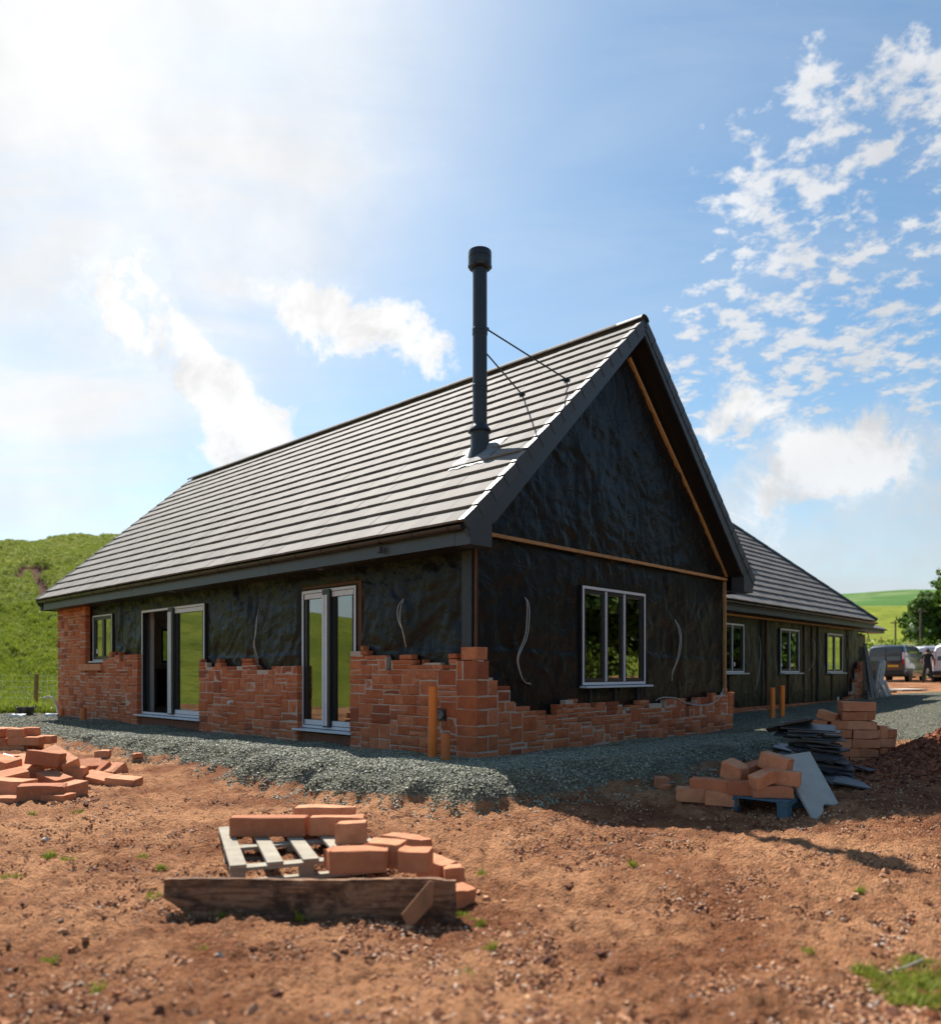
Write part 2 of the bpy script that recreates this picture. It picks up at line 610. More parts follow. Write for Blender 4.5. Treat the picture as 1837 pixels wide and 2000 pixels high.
def glassfn(n, b):
    n.n.remove(b)
    out = n.n['Material Output']
    gl = n.node('ShaderNodeBsdfGlossy')
    gl.inputs['Color'].default_value = (.9, .95, .93, 1)
    gl.inputs['Roughness'].default_value = 0.0
    tr = n.node('ShaderNodeBsdfTransparent')
    tr.inputs['Color'].default_value = (.62, .68, .66, 1)
    fr = n.node('ShaderNodeFresnel')
    fr.inputs[0].default_value = 1.9
    mx = n.node('ShaderNodeMixShader')
    geo = n.node('ShaderNodeTexCoord').outputs['Object']
    n.put(gl.inputs['Normal'], n.bump(n.noise(geo, 1.1, 1, .4), .02, .03))
    n.put(mx.inputs[0], n.m('MINIMUM', n.m('MULTIPLY', fr.outputs[0], 2.3), .95))
    n.put(mx.inputs[1], tr.outputs[0])
    n.put(mx.inputs[2], gl.outputs[0])
    n.put(out.inputs[0], mx.outputs[0])


M_GLASS = mat('window_glass', glassfn)

# ================================================================== terrain
C0 = np.array([0.07, 9.30])                 # outer stone corner of the house (world x, y)
HROT = R(46.6)
RX, RY = math.cos(HROT), math.sin(HROT)      # house local x (along the gable wall)
LX, LY = -RY, RX                             # house local y (along the long wall)


def to_local(X, Y):
    return (X - C0[0]) * RX + (Y - C0[1]) * RY, (X - C0[0]) * LX + (Y - C0[1]) * LY


def to_world(x, y):
    return C0[0] + x * RX + y * LX, C0[1] + x * RY + y * LY


GRAVEL = [(-14.5, 17.7), (-12.4, 16.9), (-9.4, 15.3), (-6.4, 12.4), (-4.1, 10.35), (-2.9, 9.0), (-1.8, 7.95), (-.7, 7.15), (.05, 6.85), (.75, 7.25),
          (1.4, 7.9), (2.2, 8.7), (3.5, 9.9), (4.6, 11.0), (6.6, 12.2), (8.6, 13.6), (12, 15.2), (18, 18.0), (30, 22), (34, 31),
          (22, 31.5), (16.2, 29.5), (14.5, 27.2), (6, 22), (-6, 22), (-10.2, 19.5), (-12, 18.8)]


def sdf_poly(X, Y, poly):
    d = np.full(X.shape, 1e9)
    inside = np.zeros(X.shape, bool)
    n = len(poly)
    for i in range(n):
        x0, y0 = poly[i]
        x1, y1 = poly[(i + 1) % n]
        ex, ey = x1 - x0, y1 - y0
        t = np.clip(((X - x0) * ex + (Y - y0) * ey) / (ex * ex + ey * ey), 0, 1)
        d = np.minimum(d, np.hypot(X - x0 - t * ex, Y - y0 - t * ey))
        cnd = ((y0 > Y) != (y1 > Y)) & (X < (x1 - x0) * (Y - y0) / (y1 - y0 + 1e-12) + x0)
        inside ^= cnd
    return np.where(inside, d, -d)


EL_AZ = [-180, -120, -90, -82, -72, -50, -31, -24, -10, 8, 24, 33, 45, 70, 120, 180]
EL_V = [2.4, 2.6, 2.7, 3.0, 4.5, 6.2, 7.2, 8.6, 7, 5, 4.25, 3.9, 3.2, 3.0, 3.0, 3.2]
CR_D = [100, 110, 110, 110, 112, 115, 118, 118, 160, 220, 250, 250, 220, 180, 120, 100]
R0_D = [40, 40, 34, 32, 30, 27, 26, 26, 50, 75, 85, 85, 85, 70, 50, 40]


def smooth_interp(az, xs, ys):
    return (np.interp(az, xs, ys) + np.interp(az - 3, xs, ys) + np.interp(az + 3, xs, ys)) / 3


def terrain(X, Y, fine=True):
    """height and masks at world X, Y"""
    X = np.asarray(X, float)
    Y = np.asarray(Y, float)
    rho = np.hypot(X, Y)
    az = np.degrees(np.arctan2(X, Y))
    base = np.interp(rho, [0, 2.2, 3.2, 4.2, 6, 8, 11, 15, 20, 27, 42, 60, 90], [-.20, -.20, -.24, -.275, -.26, -.22, -.17, -.11, -.03, .08, .42, .7, 1.0])
    sd_ = sdf_poly(X, Y, GRAVEL)
    sdn = sd_ + .38 * fbm(X * 1.7, Y * 1.7, 5, 3)
    lx, ly = to_local(X, Y)
    g = sstep(-.10, .30, sdn)
    glev = np.maximum(0.0, base + .02)
    # the gravel bank is a little higher at its outer rim than against the wall
    rim = .10 * sstep(.15, .6, sdn) * (1 - sstep(.9, 1.7, sdn)) * (1 - sstep(10, 15, rho))
    glev = glev + rim + .05 * fbm(X * .9, Y * .9, 9, 3)
    near = 1 - sstep(20, 45, rho)
    soil = base + near * (.10 * fbm(X * .45, Y * .45, 21, 3) + .045 * fbm(X * 1.8, Y * 1.8, 22, 3))
    # wheel ruts crossing the yard
    tr = (Y - 4.9 + .33 * X + .25 * np.sin(X * .5))
    ruts = np.exp(-((tr - .0) / .16) ** 2) + np.exp(-((tr - 1.5) / .16) ** 2)
    soil = soil - near * .05 * ruts * sstep(.3, 1.5, X + 1.0)
    # mound of dug earth on the right
    mx = np.exp(-(((X - 6.55) / 1.15) ** 2 + ((Y - 9.0) / 1.15) ** 2) ** 1.05)
    mound = mx * (.78 + .25 * fbm(X * 2.1, Y * 2.1, 31, 4))
    # loose heaps close to the lens
    h2 = np.exp(-(((X + .15) / .55) ** 2 + ((Y - 2.62) / .32) ** 2)) * .045 + np.exp(-(((X + 1.0) / .5) ** 2 + ((Y - 2.9) / .3) ** 2)) * .03
    z = soil * (1 - g) + glev * g + mound + h2
    # hills
    c = smooth_interp(az, EL_AZ, CR_D)
    r0 = smooth_interp(az, EL_AZ, R0_D)
    el = smooth_interp(az, EL_AZ, EL_V)
    Hc = c * np.tan(np.radians(el)) + CAMZ
    t = np.clip((rho - r0) / (c - r0), 0, 1)
    prof = (1 - np.cos(np.pi * t)) / 2 * .35 + np.sin(np.pi / 2 * t) ** 1.5 * .65
    over = np.clip((rho - c) / 150, 0, 1)
    hill = (Hc - np.interp(c, [60, 90, 400], [.7, 1.0, 1.0])) * prof - over * 3.0
    wob = sstep(0, .5, t) * (fbm(X * .05, Y * .05, 41, 3) * .6)
    z = z + hill + wob * (rho < 400)
    # terraced sheep tracks and tussocks on the near hill
    left = sstep(12, 30, np.abs(az + 60 * 0 - 0)) * (az < 0)
    hillm = sstep(.02, .12, t) * (1 - sstep(.96, 1.0, t) * .3)
    ter = fbm(az * .55, z * .85 + fbm(az * .5, z * .4, 50, 2) * 1.2, 51, 4, .6)
    ter2 = fbm(az * 1.9, z * 2.6, 53, 3, .6)
    z = z + left * hillm * (.62 * ter + .25 * ter2) * (1 - .75 * sstep(.7, .95, t))
    # grass mask
    gl = sstep(17.9, 18.9, Y + .5 * fbm(X * .8, Y * .8, 61, 3) + .12 * (X + 12)) * (X < -3)
    gl = np.maximum(gl, sstep(-13.5, -15.5, X + fbm(X * .6, Y * .6, 62, 3)))
    gr = sstep(58, 62, rho) * (X > -3)
    gb = sstep(13, 17, rho + 2 * fbm(X * .4, Y * .4, 63, 3)) * (Y < 1)
    # rank patches of short weeds in the yard
    grass = np.clip(np.maximum(np.maximum(gl, gr), gb), 0, 1) * (1 - g)
    z = z + .03 * grass * near
    # scar: bare earth slip on the hill
    e = np.degrees(np.arctan2(z - CAMZ, rho))
    scar = np.zeros_like(z)
    if fine:
        def blob(a0, e0, ra, re, k=1.0):
            return k * np.exp(-(((az - a0) / ra) ** 2 + ((e - e0) / re) ** 2) ** 2)
        sc = blob(-29.3, 6.75, 1.0, .26, 1.3) + blob(-29.2, 6.3, .30, .6, 1.2) + blob(-28.9, 5.6, .30, .5, 1.2) + blob(-28.7, 5.1, .35, .3) + blob(-30.3, 6.3, .40, .3, .8)
        sc = sc * (.55 + 1.2 * (fbm(az * 5, e * 5, 71, 4) + .5))
        scar = sstep(.45, .8, sc) * (az < -20) * (rho < c)
        z = z - scar * .5
    return z, g, grass, scar, sdn


def gz(x, y):
    return float(terrain(np.array([x]), np.array([y]), False)[0][0])


def at(px, py, z=None):
    """world point seen at full-size photo pixel (px, py) on the ground (or on height z)"""
    dx, dz = (px - 918.5) / FPX, (1312 - py) / FPX
    if z is not None:
        t = (z - CAMZ) / dz
        return Vector((dx * t, t, z))
    ts = 2.2 * 1.004 ** np.arange(1000)
    zz = terrain(dx * ts, ts, False)[0]
    k = int(np.argmax(CAMZ + dz * ts <= zz))
    t = float(ts[k])
    return Vector((dx * t, t, float(zz[k])))


# polar grid, fine near the site
A = np.concatenate([np.arange(-180, -36, 3.0), np.arange(-36, 36, .17), np.arange(36, 180, 3.0)])
RR = [.35]
while RR[-1] < 420:
    RR.append(RR[-1] * (1.0068 if RR[-1] > 1.8 else 1.05))
RR = np.array(RR)
AA, RRg = np.meshgrid(np.radians(A), RR, indexing='ij')
GX, GY = RRg * np.sin(AA), RRg * np.cos(AA)
GZ, Gg, Ggr, Gsc, Gsd = terrain(GX, GY)
nearw = 1 - sstep(14, 30, RRg)
soilw = (1 - Gg) * (1 - Ggr)
fine = .032 * np.abs(fbm(GX * 4, GY * 4, 81, 3)) + .034 * fbm(GX * 13, GY * 13, 82, 3, .6) + .012 * fbm(GX * 33, GY * 33, 83, 2)
GZ = GZ + nearw * soilw * fine * 1.2
mnd = np.exp(-(((GX - 6.55) / 1.3) ** 2 + ((GY - 9.0) / 1.3) ** 2))
GZ = GZ + mnd * .10 * fbm(GX * 6, GY * 6, 84, 4, .6)
GZ = GZ + nearw * Gg * .016 * fbm(GX * 16, GY * 16, 85, 2)
GZ = GZ + Ggr * (1 - sstep(30, 60, RRg)) * .05 * fbm(GX * 2.5, GY * 2.5, 86, 3)
na, nr = GX.shape
ii, jj = np.meshgrid(np.arange(na), np.arange(nr - 1), indexing='ij')
i2 = (ii + 1) % na
F = np.stack([ii * nr + jj, ii * nr + jj + 1, i2 * nr + jj + 1, i2 * nr + jj], -1).reshape(-1, 4)
V = np.stack([GX, GY, GZ], -1).reshape(-1, 3)
ctr = len(V)
V = np.vstack([V, [[0, 0, GZ[:, 0].mean()]]])
cap = lambda a: np.append(a.reshape(-1), 0)


def ground_mat(n, b):
    geo = n.node('ShaderNodeNewGeometry')
    pos = geo.outputs['Position']

    def attr(nm):
        a = n.node('ShaderNodeAttribute')
        a.attribute_name = nm
        return a.outputs['Fac']
    g, gr, sc = attr('gravel'), attr('grass'), attr('scar')
    # --- red soil
    n1 = n.noise(pos, 1.3, 8, .62)
    n2 = n.noise(pos, 9, 8, .68)
    n3 = n.noise(pos, 55, 5, .65)
    n0 = n.noise(pos, .55, 3, .5)
    c = n.mix(n.ramp(n.m('ADD', n.m('MULTIPLY', n1, .5), n.m('MULTIPLY', n0, .5)), .40, .58), (.27, .098, .042), (.62, .305, .150))
    c = n.mix(n.m('MULTIPLY', n.ramp(n2, .42, .68), .65), c, (.13, .050, .026))
    c = n.mix(n.m('MULTIPLY', n.ramp(n3, .50, .72), .55), c, (.50, .31, .19))
    mo = n.node('ShaderNodeAttribute')
    mo.attribute_name = 'dug'
    c = n.mix(n.m('MULTIPLY', mo.outputs['Fac'], .75), c, (.15, .042, .020))
    st = n.voro(pos, 34)
    stm = n.m('MULTIPLY', n.ramp(st, .16, .24, 1, 0), n.ramp(n.noise(pos, 6, 3), .48, .6))
    c = n.mix(n.m('MULTIPLY', stm, .6), c, (.50, .36, .27))
    # --- gravel: grey-green slate chips
    gv = n.voro(pos, 42, out='Color')
    gvs = n.node('ShaderNodeSeparateColor')
    n.put(gvs.inputs[0], gv)
    gcol = n.mix(gvs.outputs[0], (.11, .11, .08), (.30, .295, .215))
    gcol = n.mix(n.m('MULTIPLY', n.ramp(n.noise(pos, 1.1, 5, .6), .4, .7), .5), gcol, (.15, .155, .13))
    gm = n.m('ADD', g, n.m('MULTIPLY', n.m('SUBTRACT', n.noise(pos, 14, 5, .7), .5), .8))
    gm = n.ramp(gm, .40, .58)
    c = n.mix(gm, c, gcol)
    # --- grass
    a1 = n.noise(n.mapping(pos, scale=(1, 1, 2.0)), .11, 8, .62)
    a2 = n.noise(pos, 1.1, 6, .65)
    a3 = n.noise(n.mapping(pos, scale=(1, 1, 2.5)), .55, 6, .65)
    gc = n.mix(n.ramp(a1, .3, .7), (.18, .225, .018), (.33, .345, .038))
    gc = n.mix(n.m('MULTIPLY', n.ramp(a2, .45, .7), .55), gc, (.075, .12, .012))
    gc = n.mix(n.m('MULTIPLY', n.ramp(a3, .52, .72), .45), gc, (.235, .28, .05))
    far = n.ramp(n.vm('LENGTH', pos, out=1), 150, 260)
    gc = n.mix(n.m('MULTIPLY', far, .4), gc, (.10, .19, .03))
    gm2 = n.ramp(n.m('ADD', gr, n.m('MULTIPLY', n.m('SUBTRACT', n.noise(pos, 5, 6, .7), .5), .9)), .38, .62)
    c = n.mix(gm2, c, gc)
    c = n.mix(n.ramp(sc, .3, .8), c, n.mix(n.noise(pos, 2, 5, .6), (.09, .04, .028), (.20, .10, .06)))
    n.put(b.inputs['Base Color'], c)
    b.inputs['Roughness'].default_value = .95
    b.inputs['Specular IOR Level'].default_value = .12
    hs = n.m('ADD', n.m('MULTIPLY', n.noise(pos, 32, 9, .75), 1.0), n.m('MULTIPLY', n.voro(pos, 60), .5))
    hg = n.m('MULTIPLY', n.voro(pos, 42), 1.0)
    h = n.mix(gm, hs, hg)
    near_ = n.bump(h, 1.0, .06)
    n.put(b.inputs['Normal'], n.bump(n.m('MULTIPLY', n.noise(n.mapping(pos, scale=(1, 1, 2)), 1.6, 8, .7), gr), .9, .5, near_))


M_GROUND = mat('ground_surface', ground_mat)
F = np.vstack([F])
dug = np.clip(mnd * 1.5, 0, 1) + .35 * sstep(.0, .7, np.exp(-(((GX - 5.0) / 2.6) ** 2 + ((GY - 7.8) / 1.5) ** 2)))
me = np_mesh('ground', V, F, M_GROUND, True, {'gravel': cap(Gg), 'grass': cap(Ggr), 'scar': cap(Gsc), 'dug': cap(np.clip(dug, 0, 1))})
link('ground', me, kind='structure')

# far hill beyond the valley, distance haze put into its bluer colour
def far_hill():
    az = np.radians(np.arange(-40, 90, .6))
    rr = np.linspace(330, 900, 34)
    a, r_ = np.meshgrid(az, rr, indexing='ij')
    x, y = r_ * np.sin(a), r_ * np.cos(a)
    e = np.interp(np.degrees(a), [-40, -5, 10, 22, 27.5, 31, 36, 50, 90], [3, 3.2, 4.0, 4.75, 4.88, 4.80, 4.5, 3.6, 3.2])
    top = 640 * np.tan(np.radians(e))
    t = np.clip((r_ - 330) / 310, 0, 1)
    z = 6 + (top - 5) * np.sin(np.pi / 2 * t) ** 1.4 - np.clip((r_ - 640) / 260, 0, 1) * 14 + fbm(x * .01, y * .01, 91, 4) * 5 * t
    na_, nr_ = x.shape
    i_, j_ = np.meshgrid(np.arange(na_ - 1), np.arange(nr_ - 1), indexing='ij')
    f = np.stack([i_ * nr_ + j_, i_ * nr_ + j_ + 1, (i_ + 1) * nr_ + j_ + 1, (i_ + 1) * nr_ + j_], -1).reshape(-1, 4)

    def fm(n, b):
        pos = n.node('ShaderNodeNewGeometry').outputs['Position']
        c = n.mix(n.ramp(n.noise(pos, .012, 6, .6), .4, .6), (.085, .17, .055), (.17, .23, .10))
        c = n.mix(n.m('MULTIPLY', n.ramp(n.noise(pos, .05, 5, .6), .5, .65), .5), c, (.06, .11, .045))
        n.put(b.inputs['Base Color'], c)
        b.inputs['Roughness'].default_value = 1
        b.inputs['Specular IOR Level'].default_value = 0
    me = np_mesh('far_hill', np.stack([x, y, z], -1).reshape(-1, 3), f, mat('far_hill_grass', fm), True)
    link('hill', me, kind='structure')


far_hill()

# ================================================================== house
house = empty('house', (C0[0], C0[1], 0), HROT, label='unfinished black-wrapped house with tall gable, grey tiled roof and part-built red stone walls', cat='house')
H = house

WALL_T = 0.15      # stone leaf to membrane
EAVE = .39
PITCH = math.atan2(3.57, 3.89)
SP, CP = math.sin(PITCH), math.cos(PITCH)
Z_EAVE = 2.78
SLOPE = math.hypot(3.57, 3.89)
NC = 17
GAUGE = SLOPE / NC
YF, YB = -.19, 14.05          # front and far verge of the main roof


# ---- wrinkled membrane walls
def membrane_wall(name, origin, udir, length, ztop, holes, seed, inside, zbot=-.08, tri=None, step=.032, amp=1.0):
    """grid in (u, z); inside = unit normal pointing outwards; holes = [(u0,u1,z0,z1)]; tri=(half, zeave, zapex) clips to a gable"""
    us = [0.0]
    while us[-1] < length - 1e-6:
        us.append(min(length, us[-1] + step))
    zs = [zbot]
    while zs[-1] < ztop - 1e-6:
        zs.append(min(ztop, zs[-1] + step))
    for a, b_, c, d in holes:
        us += [a, b_]
        zs += [c, d]
    us = np.unique(np.round([u for u in us if 0 <= u <= length], 4))
    zs = np.unique(np.round([z for z in zs if z <= ztop], 4))
    Ug, Zg = np.meshgrid(us, zs, indexing='ij')
    w1 = fbm(Ug * 1.3 + .6 * Zg, Zg * 1.0 - .5 * Ug, seed, 3)
    q = fbm(Ug * 2.0 + Zg * 1.2 + w1 * 2, Zg * .7 - Ug * .5, seed + 5, 3, .5)
    q2 = fbm(Ug * 1.5 - Zg * .9 + w1, Zg * 1.0 + Ug * .6, seed + 9, 3, .5)
    lap = .010 * (np.mod(Ug + .4, 2.7) < .30) + .012 * (Zg < 1.32 + .02 * np.sin(Ug * 2)) * (zbot < 1)
    D = lap + .020 * w1 + .032 * (.35 - np.abs(q)) + .022 * (.3 - np.abs(q2)) + .008 * fbm(Ug * 9, Zg * 9, seed + 3, 2)
    D = D + .008 * (.25 - np.abs(fbm(Ug * 4.2 + Zg * 2.4 + w1 * 3, Zg * 1.9 - Ug * 1.3, seed + 21, 2, .5)))
    D = D * amp * 1.75
    edge = np.ones_like(D)
    for a, b_, c, d in holes:
        dd = np.maximum(np.maximum(a - Ug, Ug - b_), np.maximum(c - Zg, Zg - d))
        edge = np.minimum(edge, sstep(0, .15, dd))
    D *= .15 + .85 * edge
    ox, oy = origin
    ux, uy = udir
    nx, ny = inside
    Vx = ox + ux * Ug + nx * D
    Vy = oy + uy * Ug + ny * D
    Vv = np.stack([Vx, Vy, Zg], -1).reshape(-1, 3)
    nu, nz = Ug.shape
    f = []
    for i in range(nu - 1):
        uc = (us[i] + us[i + 1]) / 2
        for j in range(nz - 1):
            zc = (zs[j] + zs[j + 1]) / 2
            if any(a < uc < b_ and c < zc < d for a, b_, c, d in holes):
                continue
            if tri and zc > tri[1] and abs(uc - tri[0]) > tri[0] * (tri[2] - zc) / (tri[2] - tri[1]) + .03:
                continue
            f.append((i * nz + j, (i + 1) * nz + j, (i + 1) * nz + j + 1, i * nz + j + 1))
    me = np_mesh(name, Vv, np.array(f), M_MEMB, True)
    return link(name, me, H)


# openings: (along, along, z0, z1)
D2 = (2.44, 3.78, .20, 2.30)
D1 = (6.84, 9.47, .20, 2.31)
W0 = (10.95, 12.02, 1.30, 2.33)
GW = (2.33, 4.06, .86, 2.30)          # gable window, along x
WINGY = 2.23
WW = [(11.35, 12.72, 1.03, 2.29), (15.1, 16.5, 1.03, 2.29), (18.85, 20.3, 1.03, 2.29)]
BACKW = (2.45, 3.75, 1.25, 2.25)      # window in the far end wall, seen through the open door

membrane_wall('membrane', (WALL_T, WALL_T), (0, 1), 13.75, 2.62, [(a - WALL_T, b_ - WALL_T, c, d) for a, b_, c, d in (D2, D1, W0)], 100, (-1, 0))
membrane_wall('membrane', (WALL_T, WALL_T), (1, 0), 6.72, 2.80, [(GW[0] - WALL_T, GW[1] - WALL_T, GW[2], GW[3])], 200, (0, -1), amp=.55)
membrane_wall('membrane', (-.08, WALL_T - .03), (1, 0), 7.16, 6.12, [], 300, (0, -1), zbot=2.74, tri=(3.58, 2.74, 6.08), amp=.75)
membrane_wall('membrane', (6.87, WALL_T), (0, 1), 2.2, 2.8, [], 320, (1, 0), amp=.5)
membrane_wall('membrane', (6.9, WINGY + WALL_T), (1, 0), 15.1, 2.62, [(a - 6.9, b_ - 6.9, c, d) for a, b_, c, d in WW], 400, (0, -1), step=.07, amp=.45)
membrane_wall('membrane', (22.0, WINGY + WALL_T), (0, 1), 6.6, 2.62, [], 420, (1, 0), step=.25)
membrane_wall('membrane', (WALL_T, 13.9), (1, 0), 6.72, 2.80, [(BACKW[0] - WALL_T, BACKW[1] - WALL_T, BACKW[2], BACKW[3])], 440, (0, 1), step=.2)
membrane_wall('membrane', (-.08, 13.92), (1, 0), 7.16, 6.12, [], 450, (0, 1), zbot=2.74, tri=(3.58, 2.74, 6.08), step=.2)
membrane_wall('membrane', (6.87, 8.8), (0, 1), 5.1, 2.62, [(.9, 4.5, .2, 2.3)], 460, (1, 0), step=.25)  # hole for the added, unseen daylight opening
membrane_wall('membrane', (6.9, 8.85), (1, 0), 15.1, 2.62, [], 470, (0, 1), step=.3)

# ---- interior: floor, ceiling, lining and partitions seen through the open door
MB().box(.3, 6.8, .3, 13.85, .02, .16).build('floor_slab', M_FLOORIN, H)
MB().box(.3, 6.8, .3, 13.85, 2.42, 2.5).build('ceiling', M_PLASTER, H)
m = MB()
m.box(.3, BACKW[0], 13.72, 13.84, .16, 2.42).box(BACKW[1], 6.8, 13.72, 13.84, .16, 2.42)
m.box(BACKW[0], BACKW[1], 13.72, 13.84, .16, BACKW[2]).box(BACKW[0], BACKW[1], 13.72, 13.84, BACKW[3], 2.42)
m.build('end_wall_lining', M_PLASTER, H)
MB().box(6.6, 6.8, .3, 9.6, .16, 2.42).build('inner_wall', M_DARKROOM, H)
MB().box(.3, 6.6, 5.2, 5.32, .16, 2.42).build('partition', M_DARKROOM, H)
MB().box(.32, .40, 9.55, 10.9, .16, 2.42).build('inner_lining', M_PLASTER, H)
MB().box(.32, .40, 12.1, 13.7, .16, 2.42).build('inner_lining', M_PLASTER, H)
k = MB().box(2.35, 5.2, 13.05, 13.68, .16, 1.08).build('kitchen_unit', M_BLACKPLASTIC, H)
MB().box(2.30, 5.25, 13.0, 13.7, 1.085, 1.12).build('worktop', M_DARKROOM, k)
MB().box(.3, 6.6, 1.9, 2.0, .16, 2.42).build('partition', M_DARKROOM, H)
MB().box(1.9, 4.6, 1.2, 1.3, .16, 1.0).build('stored_board', M_ORANGE, H)
MB().box(7.0, 21.9, 5.5, 5.6, 0, 2.5).build('inner_wall', M_DARKROOM, H)
MB().box(7.0, 21.9, 2.5, 8.7, -.02, .1).build('floor_slab', M_FLOORIN, H)

# ---- stone leaf: random snecked rubble, each stone an object
STONES = []            # (mesh builder args) collected, then ranked by size in view


def stone_mesh(w_, h_, d_, seed):
    """rough faced stone, face toward -Y, centred in x/z, back at y=0; 34 faces"""
    rg = random.Random(seed)
    c = min(.013, h_ * .16)
    j = lambda a: rg.uniform(-a, a)
    v = []
    f = []
    def ring(x, z, y, jit, jy):
        pts = [(-x, -z), (0, -z), (x, -z), (x, 0), (x, z), (0, z), (-x, z), (-x, 0)]
        b_ = len(v)
        for p in pts:
            v.append((p[0] + j(jit), y + j(jy), p[1] + j(jit)))
        return b_
    x, z = w_ / 2, h_ / 2
    r0 = ring(x, z, 0, .001, 0)
    r1 = ring(x, z, -d_ + c, .0025, .002)
    r2 = ring(x - c, z - c, -d_, .004, .006)
    b_ = len(v)
    v.append((j(.02) * w_ * 4, -d_ - abs(j(.009)) - .001, j(.02) * h_ * 3))
    for k_ in range(8):
        k2 = (k_ + 1) % 8
        f.append((r0 + k_, r0 + k2, r1 + k2, r1 + k_))
        f.append((r1 + k_, r1 + k2, r2 + k2, r2 + k_))
        f.append((r2 + k_, r2 + k2, b_))
    f.append(tuple(r0 + k_ for k_ in range(7, -1, -1)))
    return v, f


def lay_stones(x_of, length, profile, seed, depth=.115, zlo=-.12, unit=.067, start=0.0):
    """x_of(u, z) -> (loc, rotz) puts a stone; profile(u) -> top height"""
    rg = random.Random(seed)
    cu = .048
    nu = int(round((length - start) / cu))
    zt = max(profile(start + (i + .5) * cu) for i in range(nu))
    nz = int(math.ceil((zt - zlo) / unit)) + 1
    occ = [[False] * nz for _ in range(nu)]
    top = [min(nz, max(0, int(round((profile(start + (i + .5) * cu) - zlo) / unit)))) for i in range(nu)]
    if zt < 2:
        i = 0
        while i < nu:
            k_ = rg.choice([3, 4, 5, 6])
            dr = rg.choice([0, 0, 0, -1, 1])
            for q in range(i, min(nu, i + k_)):
                if top[q] > 3:
                    top[q] = min(nz, top[q] + dr)
            i += k_
    hts = [unit * (1 + .0 * rg.random()) for _ in range(nz)]
    for jz in range(nz):
        i = 0
        while i < nu:
            if occ[i][jz] or jz >= top[i]:
                i += 1
                continue
            hh = rg.choices([1, 2, 3], [.40, .42, .18])[0]
            ww = rg.choices([3, 4, 5, 6, 7, 8, 9], [.8, 1.4, 1.8, 1.6, 1.2, .8, .4])[0]
            if hh == 1:
                ww = rg.choices([2, 4, 5, 6, 7, 9], [.7, 1, 1.4, 1.4, 1, .5])[0]
            if hh == 3:
                ww = rg.choices([4, 5, 6, 7], [1.2, 1.4, 1, .5])[0]
            # fit
            k_ = 0
            while k_ < ww and i + k_ < nu and not occ[i + k_][jz] and jz < top[i + k_]:
                k_ += 1
            run = k_
            k3 = k_
            while i + k3 < nu and not occ[i + k3][jz] and jz < top[i + k3]:
                k3 += 1
            if k3 - k_ in (1, 2) and k3 <= 10:
                k_ = k3
            ww = k_
            while hh > 1 and any(jz + hh > top[i + q] or occ[i + q][jz + hh - 1] for q in range(ww)):
                hh -= 1
            for q in range(ww):
                for r_ in range(hh):
                    occ[i + q][jz + r_] = True
            u0 = start + i * cu
            u1 = u0 + ww * cu
            z0 = zlo + jz * unit
            z1 = z0 + hh * unit
            if i + ww == nu:
                u1 = length
            g_ = rg.uniform(.003, .0055)
            d_ = depth + rg.uniform(-.009, .009)
            STONES.append(((u0 + u1) / 2, (z0 + z1) / 2, u1 - u0 - 2 * g_, hh * unit - 2 * g_, d_, x_of, rg.random()))
            i += ww
    return


def prof_from_px(pts, plane):
    """pts: (px_start, py_top) steps left->right in the photo; plane(px)-> (u, depth)"""
    out = []
    for (pxa, pxb, py) in pts:
        ua, da = plane(pxa)
        ub, db = plane(pxb)
        zz = CAMZ + (1312 - py) / FPX * (da + db) / 2
        out.append((min(ua, ub), max(ua, ub), zz))

    def fn(u):
        best = None
        for a, b_, z in out:
            if a - 1e-6 <= u <= b_ + 1e-6:
                return z
            d_ = min(abs(u - a), abs(u - b_))
            if best is None or d_ < best[0]:
                best = (d_, z)
        return best[1]
    return fn


def pl_long(px):
    r_ = (px - 918.5) / FPX
    s_ = (C0[0] - C0[1] * r_) / (-LX + LY * r_)
    return s_, C0[1] + LY * s_


def pl_gable(px):
    r_ = (px - 918.5) / FPX
    s_ = (C0[1] * r_ - C0[0]) / (RX - RY * r_)
    return s_, C0[1] + RY * s_


# long wall: face toward -x ; stone local face -Y -> rotate so face points -x
def on_long(u, z):
    return (.115, u, z), (0, 0, R(-90))


def on_gable(u, z):
    return (u, .115, z), (0, 0, 0)


def on_wing(u, z):
    return (u, WINGY + .115, z), (0, 0, 0)


# quoins at the corner (bigger square stones seen from both sides)
QZ = [(-.12, .08), (.08, .27), (.27, .40), (.40, .60), (.60, .76), (.76, .96), (.96, 1.20), (1.20, 1.365)]
QUO = []
for i, (za, zb) in enumerate(QZ):
    a, b_ = ((.40, .24), (.22, .34))[i % 2]
    if i >= 6:
        a, b_ = ((.24, .22), (.22, .26))[i % 2]
    QUO.append((a, b_, za, zb))
qprof_l = lambda z: [a for a, b_, za, zb in QUO if za <= z < zb][0] if z < 1.36 else 0
for a, b_, za, zb in QUO:        # a along x (gable), b along y (long wall)
    me_v = MB()
    v, f = stone_mesh(a - .006, zb - za - .011, b_ - .006, int(za * 1000) + 7)
    me_v.add(v, f)
    o = me_v.build('stone', M_STONE, H, loc=(a / 2 + .0, b_ - .003, (za + zb) / 2))

